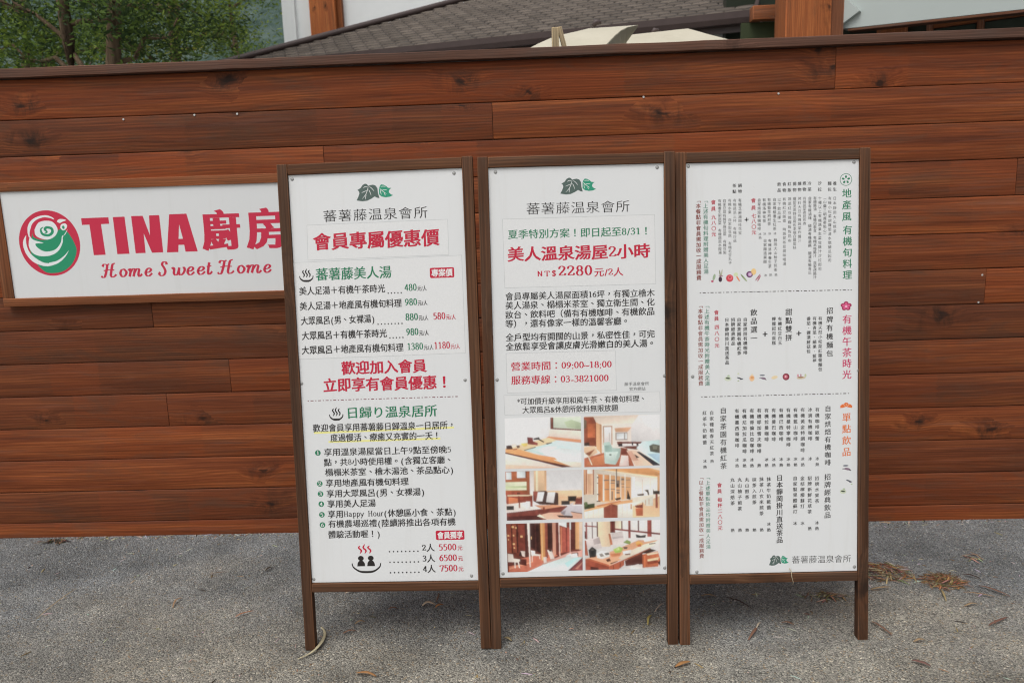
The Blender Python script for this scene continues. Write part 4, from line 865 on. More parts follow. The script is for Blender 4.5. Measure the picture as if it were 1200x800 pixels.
import numpy as np
def print_photo(polys, box, W_, H_, seed):
    """rasters the picture into a grid of printed dots: soft edges, tonal drift inside each shape, grain"""
    bx0, by0, bx1, by1 = box; ss = 3; g = np.random.default_rng(seed); w, h = W_ * ss, H_ * ss
    X, Y = np.meshgrid((np.arange(w) + .5) / w * (bx1 - bx0) + bx0, (np.arange(h) + .5) / h * (by1 - by0) + by0)
    def fbm(octs, per=.55):
        o = np.zeros((h, w)); a = 1.0
        for q in octs:
            n = g.standard_normal((int(h / q) + 3, int(w / q) + 3)); yi, xi = np.arange(h) / q, np.arange(w) / q
            y0, x0 = yi.astype(int), xi.astype(int); fy, fx = (yi - y0)[:, None], (xi - x0)[None, :]; fy, fx = fy * fy * (3 - 2 * fy), fx * fx * (3 - 2 * fx)
            o += a * ((n[y0][:, x0] * (1 - fx) + n[y0][:, x0 + 1] * fx) * (1 - fy) + (n[y0 + 1][:, x0] * (1 - fx) + n[y0 + 1][:, x0 + 1] * fx) * fy); a *= per
        return o
    im = np.zeros((h, w, 3))
    for c, q in polys:
        q = [float(v) for v in q.split()]
        pts = [(q[0], q[1]), (q[2], q[1]), (q[2], q[3]), (q[0], q[3])] if len(q) == 4 else list(zip(q[::2], q[1::2]))
        ins = np.zeros((h, w), bool); n = len(pts)
        for i in range(n):
            (xa, ya), (xb, yb) = pts[i], pts[(i + 1) % n]
            if ya == yb: continue
            cr = ((ya > Y) != (yb > Y)) & (X < (xb - xa) * (Y - ya) / (yb - ya) + xa); ins ^= cr
        if n == 2 or not ins.any(): continue
        xs, ys = [p[0] for p in pts], [p[1] for p in pts]; a = g.uniform(0, 6.28)
        t_ = ((X - np.mean(xs)) / max(30, max(xs) - min(xs)) * math.cos(a) + (Y - np.mean(ys)) / max(30, max(ys) - min(ys)) * math.sin(a))
        col = np.array(alb(c)) * (1 + .30 * t_[..., None] + .04 * g.standard_normal())
        im[ins] = col[ins]
    tex = fbm((18, 9, 5, 3)); lum = im.mean(2, keepdims=True)
    im = im * (1 + (.022 + .34 * np.clip(.42 - lum, 0, .42)) * tex[..., None])
    glow = im.copy()
    for ax in (0, 1):
        for _ in range(2): glow = sum(np.roll(glow, s_, ax) for s_ in range(-9, 10)) / 19
    im = (im * .85 + glow * .15) ** 1.14 * 1.09
    for ax in (0, 1): im = (np.roll(im, 1, ax) + 2 * im + np.roll(im, -1, ax)) / 4
    im = im.mean(2, keepdims=True) * .16 + im * .84
    im = im.reshape(H_, ss, W_, ss, 3).mean((1, 3)) * np.array((1.02, 1.0, .97))
    return np.clip(im, .01, .85)
for n_, ((polys, box), quad) in enumerate(zip(PHOTOS, PTS1['photo'])):
    A, B, C_, D_ = [Vector(c) for c in quad]; GW, GH = 120, 80; im = print_photo(polys, box, GW, GH, n_); m = MB(); y = YP - .0003
    P4 = [[(A * (1 - s / (GW - 1)) + B * s / (GW - 1)) * (1 - t / (GH - 1)) + (D_ * (1 - s / (GW - 1)) + C_ * s / (GW - 1)) * t / (GH - 1) for s in range(GW)] for t in range(GH)]
    m.faces([(p.x / 1000, y, p.y / 1000) for r_ in P4 for p in r_], [(j * GW + i, (j + 1) * GW + i, (j + 1) * GW + i + 1, j * GW + i + 1) for j in range(GH - 1) for i in range(GW - 1)])
    cc = im.reshape(-1, 3).tolist(); m.c = [[cc[k] for k in f] for f in m.f]
    m.build('photo_print', M_INK, p2)
# --- board 3
P = Print(YP); leaf_logo(P, *PTS2['logo']); P.build('leaf_logo', p3)
for d in PTS2['dash']:
    P = Print(YP); dash_line(P, *d, alb('#3a3030')); P.build('dashed_rule', p3)
for n, P in letter_blocks(TEXT2, [(1247, 'seasonal_menu_lettering'), (889, 'tea_menu_lettering'), (330, 'drinks_menu_lettering'), (0, 'brand_lettering')], p3).items(): P.build(n, p3)
I = PTS2['icons']; P = Print(YP); x, z = I['emblem']; gr = INK['g']
P.stroke(ell(x, z, 20, 20, 30), 1.8, gr, closed=True, n=1)
for k in range(5):
    a = R(90 + 72 * k); c, s_ = math.cos(a), math.sin(a)
    P.shape([(x + c * r_ - s_ * o_, z + s_ * r_ + c * o_) for r_, o_ in ((3.5, 0), (9, -3.6), (13.5, -2.6), (14.5, 0), (13.5, 2.6), (9, 3.6))], gr)
P.build('flower_emblem', p3)
P = Print(YP); x, z = I['plum']
for k in range(5):
    a = R(90 + 72 * k); cx, cz = x + math.cos(a) * 11.5, z + math.sin(a) * 9.5
    P.shape(ell(cx, cz, 8.2, 7.0, 16)[:-1], alb('#8f2c4e')); P.shape(ell(x + math.cos(a) * 9, z + math.sin(a) * 7.4, 5.2, 4.6, 14)[:-1], alb('#c2557c'))
P.shape(ell(x, z - 1, 4.4, 3.8, 14)[:-1], alb('#dba3b6')); P.build('plum_blossom_emblem', p3)
P = Print(YP); x, z = I['clam']
P.shape([(x - 20, z - 9), (x - 21, z - 2), (x - 15, z + 4), (x - 8, z + 5), (x - 4, z + 10), (x + 4, z + 10), (x + 8, z + 5), (x + 15, z + 4), (x + 21, z - 2), (x + 20, z - 9), (x + 8, z - 7), (x, z - 4), (x - 8, z - 7)], alb('#c7683a'))
for a, b in (((x - 3, z - 3), (x - 9, z + 3)), ((x + 3, z - 3), (x + 9, z + 3)), ((x, z - 1), (x, z + 7))): P.stroke([a, b], 1.2, alb('#dfb49a'))
P.build('pine_emblem', p3)
def blob(k, dx, dz, rx, rz, c, n=12, rot=0):
    x, z = I[k]; a = R(rot)
    P.shape([(x + dx + px * math.cos(a) - pz * math.sin(a), z + dz + px * math.sin(a) + pz * math.cos(a)) for px, pz in ell(0, 0, rx * 1.15, rz * 1.15, n)[:-1]], alb(c))
last, P = None, None
for q in (('radish', -2, -6, 4, 3.5, '#a8566c'), ('radish', 4, 8, 4, 10, '#8b9c82', 10, -15), ('turnip', 0, -4, 5.5, 8, '#3c2c38'), ('turnip', -1, 16, 2, 11, '#7c8068', 10, 8), ('turnip', 5, 18, 1.6, 12, '#9a9a80', 10, -8), ('turnip', 2, 7, 7, 2, '#8c6a78'),
          ('tomato', 0, 0, 11, 11, '#b5404a', 18), ('tomato', 2, 2, 7, 7, '#c9676c', 14), ('tomato', 1, 3, 2.6, 2.6, '#8e2f3a'), ('carrot', 2, -4, 2.4, 11, '#c9835a', 10, 32), ('carrot', -5, 10, 7, 6, '#b9c2a0'),
          ('bean', 0, 0, 2.6, 15, '#74835f', 10, 40), ('bean', 4, -4, 2, 9, '#8c9a74', 10, 40), ('squash', 0, 0, 8, 10, '#d8b27c'), ('onion', 0, 0, 10, 9.5, '#5a2f55', 16), ('onion', 1, 0, 6.5, 6, '#a887a8', 14), ('onion', 2, 0, 3, 2.6, '#c8b2c6'), ('chili', 0, 0, 1.7, 13, '#8a3346', 8, -38), ('chili', 4, -4, 1.7, 11, '#9a4052', 8, -30)):
    if q[0] != last:
        if P: P.build('vegetable_picture', p3)
        P = Print(YP)
    last = q[0]; blob(*q)
P.build('vegetable_picture', p3)
last, P = None, None
for q in (('bowl', 0, -2, 11, 7, '#b8bfac'), ('bowl', 0, 0, 7, 2.5, '#43493c', 10, -8), ('bowl', 2, 8, 4, 3, '#9fae94'), ('leafd', 0, 0, 9, 1.8, '#33353c', 10, -18), ('leafd', 7, -3, 5, 1.8, '#44444c', 10, 12), ('leafd', -4, 16, 3, 2, '#b7bd9c'), ('leafd', -4, -9, 3, 2, '#9ba58c'),
          ('jar', 0, 0, 8, 9.5, '#d2ab84'), ('jar', 1, 2, 5, 4, '#c08a5e'), ('jar', 1, 12, 4, 2.5, '#c9bca4'), ('dish', -1, 9, 8, 2, '#5c6069'), ('dish', 3, -2, 8, 3.5, '#7c6a78', 10, -12), ('dish', -7, 0, 4, 1.3, '#6c6470'), ('dish', 10, -6, 4, 1.3, '#5c4c55', 8, -20),
          ('bun', 0, 0, 10, 5, '#cdbb98', 12, 12), ('berry', 0, 0, 10.5, 10.5, '#762f3c', 18), ('berry', -1, 0, 6.5, 6.5, '#a85a66', 14), ('berry', -1, 1, 2.6, 2.6, '#d0a4aa'), ('plate', 2, 0, 14, 4, '#b7a891', 12, 3), ('plate', 0, 2, 9, 2.2, '#8a6a52'), ('plate', -9, 8, 3, 5, '#b98a92'), ('plate', 1, 9, 2.5, 4, '#a8808c'), ('plate', 17, 8, 3, 5, '#a9b08e'),
          ('dish2', -3, 10, 9, 2.2, '#565a64'), ('dish2', 3, -2, 10, 3.6, '#7a6474', 10, -10), ('dish2', -9, -1, 6, 1.4, '#5f5560'), ('dish2', 12, -6, 5, 1.5, '#4f424c', 8, -25), ('leafd2', 0, 0, 9, 2, '#363844', 10, -22), ('leafd2', 7, -4, 5, 1.6, '#44444c', 10, 10), ('leafd2', 10, -12, 3, 2, '#9fae94'), ('bowl2', 0, 0, 10, 7, '#b3baa6'), ('bowl2', 0, 1, 7, 2.4, '#3f453a', 10, -8), ('bowl2', 3, 9, 4, 2.5, '#9cac90')):
    if q[0] != last:
        if P: P.build('dish_picture', p3)
        P = Print(YP)
    last = q[0]; blob(*q)
P.build('dish_picture', p3)

# ---------------------------------------------------------------- the restaurant sign fixed to the wall
sign = thing('wall_sign', 'wide white sign with red lettering and a round rose emblem, fixed to the plank wall', 'sign', (-2.5, 3.612, 1.15))
SW = 1.60
b = MB(); b.box((.060, 0, .044), (SW - .034, .006, .532)); sp = b.build('panel', M_SHEET, sign)
timber('frame_rail', (.016, -.009, .531), (SW + .008, .026, .572), 0, M_SIGNWOOD, sign, .002, 1.0)
timber('frame_rail', (.016, -.009, .008), (SW + .008, .026, .0455), 0, M_SIGNWOOD, sign, .002, .95)
timber('frame_stile', (.016, -.0075, .046), (.068, .026, .5305), 2, M_SIGNWOOD, sign, .002, .9)
timber('frame_stile', (SW - .035, -.0075, .046), (SW + .008, .026, .5305), 2, M_SIGNWOOD, sign, .002, .9)
RED, GRN, WHT = alb('#b22c44'), alb('#27835f'), alb('#cdd2d4')
P = Print(0)
SG = {'T': [(428.6, 402), (555.2, 402.5), (555.5, 373.1), (517.3, 372.5), (521.2, 233.5), (466.0, 233), (463.5, 372), (428.7, 371.5)], 'I': [(575.6, 402.4), (630.1, 402.8), (632.7, 234.9), (576.1, 234.3)], 'N': [(660.7, 404.1), (714.1, 404.0), (737.5, 315.8), (743.8, 404.6), (790.6, 404.7), (790.3, 236.5), (738.1, 235.7), (709.7, 324.7), (708.3, 235.8), (661.8, 235.6)], 'A': [(836.7, 406.4), (916.3, 407.0), (950.5, 235.5), (893.6, 235.7), (891.2, 267.3), (864.9, 267.4), (860.5, 235.1), (807.6, 235.1)], 'Ah': [(877.5, 360.4), (867.9, 294.7), (888.5, 294.9)]}
for k in 'TIN': P.shape(SG[k], RED)
a, h = SG['A'], SG['Ah']        # the A: its outline is cut so that the counter stays open
P.shape([a[0], a[1], a[2], a[3], a[4], a[5], h[1], h[2], h[0]], RED); P.shape([a[0], h[0], h[1], a[5], a[6], a[7]], RED)
for ch, x0, x1 in (('廚', 974, 1157), ('房', 1178, 1361)):
    vs, fs = GL[ch, 'M']; y = P.depth(); xs = [v[0] for v in vs]; zs = [v[1] for v in vs]; s0, s1, t0, t1 = min(xs), max(xs), min(zs), max(zs)
    P.tris([((x0 + (v[0] - s0) / (s1 - s0) * (x1 - x0)) / 1000, (236 + (v[1] - t0) / (t1 - t0) * 186) / 1000) for v in vs], fs, y, RED)
P.build('name_lettering', sp)
SCR = {'o': [[(.62, .98), (.25, .85), (.05, .4), (.3, .02), (.7, .15), (.95, .6), (.62, .98)]],
 'e': [[(.12, .45), (.6, .52), (.88, .8), (.62, 1.0), (.25, .8), (.05, .35), (.25, .02), (.6, .06), (1.0, .36)]],
 'm': [[(.0, .78), (.12, .97), (.17, .8), (.05, .0)], [(.1, .4), (.32, .94), (.47, .9), (.42, .5), (.33, .0)], [(.4, .4), (.62, .94), (.79, .88), (.72, .4), (.72, .05), (.82, .02), (.98, .3)]],
 'H': [[(-.05, .18), (.06, .0), (.2, .12), (.36, .9), (.46, 1.62)], [(.12, 1.35), (.22, 1.66), (.46, 1.62), (.6, 1.7)], [(1.0, 1.76), (.82, 1.6), (.7, .9), (.62, .25), (.7, .02), (.86, .1), (1.0, .34)], [(.16, .84), (.5, .95), (.9, .9)]],
 'S': [[(.98, 1.4), (.9, 1.7), (.62, 1.72), (.46, 1.4), (.66, .95), (.74, .5), (.52, .08), (.2, .0), (.02, .22), (.14, .45)]],
 'w': [[(.0, .8), (.1, .97), (.17, .8), (.12, .3), (.2, .03), (.38, .15), (.52, .7), (.56, .97)], [(.52, .7), (.5, .3), (.58, .02), (.78, .15), (.95, .6), (.92, .95), (.82, .9)]],
 't': [[(.62, 1.5), (.4, .9), (.22, .3), (.28, .03), (.55, .04), (1.0, .34)], [(.05, .98), (.95, 1.05)]]}
P = Print(0)
for c, x0, x1 in (('H', 492, 560), ('o', 578, 610), ('m', 618, 682), ('e', 696, 728), ('S', 760, 801), ('w', 822, 884), ('e', 892, 925), ('e', 940, 975), ('t', 983, 1008), ('H', 1036, 1109), ('o', 1127, 1160), ('m', 1168, 1238), ('e', 1249, 1282)):
    for st in SCR[c]: P.stroke([(x0 + x * (x1 - x0), 130 + z * 36) for x, z in st], 12.0, RED, 4.2, n=6, closed=st[0] == st[-1])
P.build('slogan_lettering', sp)
P = Print(0); cx, cz, rx, rz = 267, 294, 142, 149
P.shape(ell(cx, cz, rx, rz, 56)[:-1], RED)
LG = {'green': [(193.5, 345.3), (195.7, 325.8), (221.3, 312.8), (261.1, 311.6), (298.3, 327.4), (316, 352), (336, 356), (359.9, 340.0), (383.1, 290.7), (387.8, 251.5), (360.7, 198.5), (316.0, 165.5), (269.6, 157.0), (230.2, 163.2), (196, 200), (172, 260), (184, 310)], 'disc': [(205.2, 357.0), (227.1, 387.8), (263.1, 396.2), (296.8, 387.9), (313.3, 356.0), (298.3, 327.4), (266.1, 311.4), (231.8, 315.9), (206.7, 332.7)], 'arc': [(176, 325), (177, 352), (190, 384), (217, 406), (255.9, 416.5), (285.1, 411.9), (303, 402)], 'leaf1': [(314.8, 390), (320, 398), (333.2, 402), (358, 396), (340, 389), (326.5, 384)], 'ear': [(325.7, 362.8), (332.6, 377.1), (350.6, 381.3), (359.2, 371.4), (352.6, 357), (336.7, 350)], 'spiral': [(250, 340), (262, 345), (254, 357), (264, 366), (285, 360), (286, 342), (266, 330), (240, 337), (235, 358), (248, 368)][::-1]}
def sm(k, closed=True): q = LG[k]; return [tuple(p) for p in smooth_path(q + [q[0]] if closed else q, 5)]
P.shape(sm('green')[:-1], GRN)
# the white shapes of the rose
P.stroke(LG['arc'], 15, WHT, 9, taper=3)
P.shape([tuple(p) for p in smooth_path([(179, 331), (168, 285), (184, 250), (222, 236), (270, 240), (307, 262), (329, 297), (334, 322), (362, 357)], 5)] + [tuple(p) for p in smooth_path([(362, 357), (344, 330), (330, 325), (318, 293), (288, 264), (244, 257), (212, 272), (201, 294), (239, 296), (194, 312), (179, 331)], 5)][1:-1], WHT)
P.shape(sm('disc')[:-1], WHT)
P.stroke(LG['spiral'][::-1] + [], 13, GRN, 11, taper=3)
P.shape([tuple(p) for p in smooth_path([(163, 335), (147, 312), (142, 285), (152, 246), (178, 212), (215, 194), (252, 190), (300, 205), (335, 234), (353, 260)], 5)] + [tuple(p) for p in smooth_path([(353, 260), (326, 234), (290, 213), (255, 206), (250, 203), (222, 209), (186, 234), (165, 262), (158, 300), (163, 335)], 5)][1:-1], WHT)
P.shape(sm('leaf1')[:-1], WHT); P.shape(sm('ear')[:-1], WHT)
P.shape(ell(341, 364, 6, 8, 12)[:-1], GRN)
P.build('rose_emblem', sp)

# ---------------------------------------------------------------- the house behind the wall
Dn, Nn, K = Vector((-.95172, .30695, 0)), Vector((.30695, .95172, 0)), Vector((-4.308, 11.0146, 3.368))
def RM(o): return Matrix((-Dn, Nn, Vector((0, 0, 1)))).transposed().to_4x4() if o is None else Matrix.Translation(o) @ Matrix((-Dn, Nn, Vector((0, 0, 1)))).transposed().to_4x4()
house = thing('tiled_house', 'white rendered house with a grey brown tiled hip roof behind the plank wall', 'house')
house.matrix_world = RM(Vector((K.x, K.y, 0)))          # local x along the eave, y up the roof slope
sl = .42; LEN = 6.98; m = MB(); rows = 27; pitch = .142; nx = 170
def roof_pt(x, y, lift): return (x, y, 3.368 + sl * y + lift)
for r_ in range(rows):
    y0, y1 = r_ * pitch - .03, (r_ + 1) * pitch
    xa, xb = max(0, y0 - .02), LEN
    TW = .205; ntile = int((xb - xa) / TW) + 2; off = (r_ % 2) * TW / 2
    for k in range(-1, ntile + int(xa / TW) + 1):
        x0, x1 = max(xa, k * TW + off + .005), min(xb, (k + 1) * TW + off - .005)
        if x1 - x0 < .03: continue
        jz, tn = rnd.uniform(-.002, .002), rnd.uniform(.80, 1.22); e = (.175 * tn, .146 * tn, .122 * tn); f_ = (.072 * tn, .057 * tn, .047 * tn)  # front edges coloured as lit, tile tops as shaded
        prof = [(x0, .024), (x0 + (x1 - x0) * .12, .031), (x0 + (x1 - x0) * .5, .034), (x0 + (x1 - x0) * .88, .031), (x1, .024)]
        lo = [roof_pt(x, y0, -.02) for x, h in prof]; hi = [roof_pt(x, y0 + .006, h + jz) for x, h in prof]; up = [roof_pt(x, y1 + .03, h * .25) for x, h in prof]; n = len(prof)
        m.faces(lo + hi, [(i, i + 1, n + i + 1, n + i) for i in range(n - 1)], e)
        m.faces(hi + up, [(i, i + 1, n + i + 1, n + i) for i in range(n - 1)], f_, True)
hy = rows * pitch
m.faces([roof_pt(0, 0, 0), roof_pt(hy, hy, 0), (hy, hy + .2, 3.368 + sl * hy), (0, 2 * hy, 3.368)], [(0, 1, 2, 3)], (.07, .058, .05))
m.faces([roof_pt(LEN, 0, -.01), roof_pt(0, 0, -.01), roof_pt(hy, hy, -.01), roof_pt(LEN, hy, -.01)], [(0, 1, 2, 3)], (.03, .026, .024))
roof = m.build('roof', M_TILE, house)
m = MB(); m.tube([roof_pt(t * hy, t * hy, .055) for t in [k / 16 for k in range(17)]], .06, 8, flat=.75); m.build('hip_ridge', M_GUTTER, roof)
m = MB()
prof = [(-.03, .0), (-.13, .0), (-.15, .05), (-.155, .115), (-.135, .115), (-.13, .06), (-.115, .02), (-.03, .02)]
m.faces([(x, a, 3.27 + b) for x in (-.06, LEN + .06) for a, b in prof], [tuple(range(8)), tuple(range(8, 16))[::-1]] + [(k, k + 8, (k + 1) % 8 + 8, (k + 1) % 8) for k in range(8)])
m.box((-.02, -.028, 3.20), (LEN + .02, .0, 3.37)); gt = m.build('gutter', M_GUTTER, house)
m = MB(); m.box((LEN + .062, -.16, 3.262), (LEN + .085, -.02, 3.40)); m.build('gutter_end', M_WHITEMETAL, gt)
m = MB(); m.box((.35, .45, 0), (LEN - .1, .65, 3.30)); m.box((.35, .65, 0), (.55, 3.2, 3.30)); m.box((LEN - .3, .65, 0), (LEN - .1, 3.2, 3.30)); m.build('wall', M_PLASTER, house)
m = MB(); m.poly([(LEN - .01, .02, 3.36), (LEN - .01, hy, 3.36), (LEN - .01, hy, 3.36 + sl * hy)]); m.build('gable_panel', M_DARKIN, house)
timber('verge_board', (0, -.02, -.07), (hy * 1.08, .02, .05), 0, M_GUTTER, house, M=Matrix.Translation((LEN + .012, -.02, 3.37)) @ Matrix.Rotation(R(90), 4, 'Z') @ Matrix.Rotation(-math.atan(sl), 4, 'Y'))

tower = thing('white_building', 'tall white rendered building with an orange brown corner post rising behind the tiled roof', 'building', (-4.33, 14.55, 0))
tower.rotation_euler = (0, 0, R(-6))
m = MB(); m.box((.72, .10, 0), (8.5, .35, 7)); m.box((0, .02, 0), (.23, .32, 7)); m.box((.2305, .08, 0), (.35, .32, 7)); m.box((.3505, .02, 0), (.51, .32, 7)); m.box((.0, .36, 0), (.2, 5, 7)); m.build('wall', M_PLASTER, tower)
timber('corner_post', (.55, -.12, 0), (1.0, .098, 7), 2, M_POSTWOOD, tower, .01)
timber('trim_board', (1.002, -.02, 0), (1.09, .097, 7), 2, M_POSTWOOD, tower, .006, .75)
m = MB(); m.tube([(-.06, -.10, 4.22), (.06, -.12, 4.27)], .05, 10); m.build('flood_lamp', M_WHITEMETAL, tower)

porch = thing('timber_porch', 'timber framed porch with a thick orange brown column, pale grey green fascia and dark windows', 'porch', (2.25, 7.5, 0))
timber('column', (0, 0, 0), (.40, .34, 5), 2, M_POSTWOOD, porch, .012, 1.0)
timber('column_shade_side', (.402, .06, 0), (.53, .30, 5), 2, M_REDWOOD, porch, .008, .85)  # stands in for the column's shaded side; the darker tone is painted shade
PM = Matrix.Translation((.56, .12, 0)) @ Matrix.Rotation(math.atan2(-1.0, 1.0), 4, 'Z')
pr = bpy.data.objects.new('fascia', None); bpy.data.objects.remove(pr)
def along(a, b):    # local frame running from a to b in plan
    a, b = Vector((a[0], a[1], 0)), Vector((b[0], b[1], 0)); d = (b - a).normalized(); n = Vector((-d.y, d.x, 0))
    return Matrix.Translation(a) @ Matrix((d, n, Vector((0, 0, 1)))).transposed().to_4x4(), (b - a).length
F, L = along((.54, .12), (2.60, -1.55))
m = MB()
m.faces([F @ Vector(p) for p in ((0, 0, 2.960), (L, 0, 2.835), (L, 0, 4.4), (0, 0, 4.4), (0, .14, 2.960), (L, .14, 2.835), (L, .14, 4.4), (0, .14, 4.4))], [(0, 1, 2, 3), (7, 6, 5, 4), (0, 4, 5, 1), (1, 5, 6, 2), (2, 6, 7, 3), (3, 7, 4, 0)])
fa = m.build('fascia', M_PALEGREEN, porch)
m = MB(); m.faces([F @ Vector(p) for p in ((.0, -.05, 2.985), (.16, -.05, 3.08), (.03, -.05, 3.22), (0, -.05, 3.22), (.0, -.003, 2.985), (.16, -.003, 3.08), (.03, -.003, 3.22), (0, -.003, 3.22))], [(0, 1, 2, 3), (0, 4, 5, 1), (1, 5, 6, 2), (2, 6, 7, 3)]); m.build('bracket', M_PALEGREEN, fa)
timber('fascia_batten', (.05, .0, -.024), (L, .13, -.004), 0, M_DARKWOOD, porch, .003, .7, M=F @ Matrix.Translation((0, 0, 2.960)) @ Matrix.Rotation(math.atan2(.125, L), 4, 'Y'))
F2, L2 = along((.54, .75), (3.1, -1.15))
m = MB(); m.box((0, .05, 0), (L2, .09, 3.4), F2); m.build('window_wall', M_DARKIN, porch)
timber('panel_post', (.56, -.08, 0), (.80, .045, 3.1), 2, M_REDWOOD, porch, .006, 1.1, M=F2)
for i in range(5):
    x = 1.02 + i * .40
    w = MB(); w.box((x, .018, .9), (x + .33, .030, 2.93), F2); wo = w.build('window', M_GLASS, porch)
    timber('window_frame', (x - .055, -.02, .85), (x - .001, .045, 2.99), 2, M_DARKWOOD, wo, .004, 1.3, M=F2)
    timber('window_frame', (x, -.015, 2.935), (x + .344, .045, 2.985), 0, M_REDWOOD, wo, .004, .8, M=F2)
timber('beam', (-.06, .86, 3.215), (.233, 1.0, 3.345), 0, M_REDWOOD, porch, .006, 1.0)
timber('side_post', (.235, .9, 0), (.30, 1.03, 3.5), 2, M_REDWOOD, porch, .006, .8)
m = MB(); m.box((-.14, 1.001, 2.2), (.2345, 1.03, 3.213)); m.build('side_panel', M_GREENPANEL, porch)
m = MB(); m.box((-.12, 1.75, 0), (4.5, 1.9, 5.0)); m.build('back_wall', M_DARKIN, porch)

# ---------------------------------------------------------------- parasols and the bare post just over the wall
def parasol(label, pts, pole, fin, sag=.0):
    t = thing('parasol', label, 'parasol', (pole[0], pole[1], 0), 'cream parasols behind the wall')
    m = MB(); top, bot = [Vector(p) for p in pts[0]], [Vector(p) for p in pts[1]]
    o = Vector((pole[0], pole[1], 0)); n = 8; k = len(top)
    def grid(lift):
        g_ = []
        for i in range(k):
            row = []
            for j in range(n + 1):
                s_ = j / n; p = top[i] * (1 - s_) + bot[i] * s_; p.z += sag * math.sin(s_ * math.pi) + lift + .010 * noise.noise(p * 4); row.append(p - o)
            g_.append(row)
        return g_
    for lift in (0, -.006):
        g_ = grid(lift)
        m.faces([p for row in g_ for p in row], [((i * (n + 1) + j), ((i + 1) % k) * (n + 1) + j, ((i + 1) % k) * (n + 1) + j + 1, i * (n + 1) + j + 1) for i in range(k) for j in range(n)])
        m.faces([row[0] for row in g_], [tuple(range(k))])
    m.build('canopy', M_CANVAS, t)
    zt = min(p.z for p in top) - .02
    m = MB(); m.tube([(0, 0, 0), (0, 0, zt)], .022, 10); m.build('pole', M_DARKWOOD, t)
    m = MB(); f0 = Vector(fin) - o; m.tube([f0 - Vector((.02, 0, .015)), f0 + Vector((0, 0, .012)), f0 + Vector((.035, 0, .008))], [.012, .02, .012], 8); m.build('finial', M_GUTTER, t)
    return t
parasol('near cream parasol with a dark finial and a slanting right edge above the wall coping', [[(.385, 5.6, 2.662), (.713, 5.6, 2.670), (.70, 5.95, 2.67), (.42, 5.95, 2.67)], [(-.30, 5.15, 2.30), (.36, 5.20, 2.36), (.62, 6.9, 2.35), (-.2, 6.9, 2.35)]], (.45, 5.8), (.432, 5.60, 2.690), .06)
parasol('farther cream parasol with a wide flat top, right of the one with the finial', [[(.74, 6.5, 2.775), (1.207, 6.5, 2.805), (1.2, 6.9, 2.80), (.76, 6.9, 2.79)], [(.30, 5.95, 2.45), (1.75, 6.1, 2.50), (1.85, 7.6, 2.5), (.2, 7.6, 2.5)]], (1.0, 6.7), (.98, 6.7, 2.83), .02)
post = thing('bare_post', 'short pale bare timber post with a slanting brace showing above the wall coping', 'post', (.135, 4.6, 0))
timber('post', (-.022, -.03, 0), (.016, .03, 2.480), 2, M_PALEWOOD, post, .004)
timber('brace', (-.012, -.025, -.75), (.012, .025, 0), 2, M_PALEWOOD, post, .003, M=Matrix.Translation((.020, 0, 2.482)) @ Matrix.Rotation(R(-14), 4, 'Y'))

# ---------------------------------------------------------------- trees, shrubs, hillside
G_DARK, G_MID, G_LIGHT, G_YEL = (.045, .078, .028), (.115, .180, .038), (.23, .31, .05), (.34, .34, .06)
def leaves(mb, c, r, n, size, cols, sq=(1, 1, .7), droop=.0):
    cc = rnd.choice(cols); kk = rnd.uniform(.8, 1.25)
    for _ in range(n):
        d = Vector((rnd.gauss(0, 1), rnd.gauss(0, 1), rnd.gauss(0, 1))).normalized() * (rnd.random() ** .45)
        p = Vector(c) + Vector((d.x * sq[0], d.y * sq[1], d.z * sq[2])) * r
        a = Vector((rnd.gauss(0, 1), rnd.gauss(0, 1), rnd.gauss(0, .6) - droop)).normalized(); b_ = a.cross(Vector((rnd.gauss(0, 1), rnd.gauss(0, 1), rnd.gauss(0, 1)))).normalized()
        L = size * rnd.uniform(.6, 1.5); w = L * rnd.uniform(.2, .4); col = cc if rnd.random() < .8 else rnd.choice(cols); k = kk * rnd.uniform(.85, 1.18)
        mb.poly([p - a * L * .5, p + b_ * w * .5, p + a * L * .5, p - b_ * w * .5], tuple(v * k for v in col))
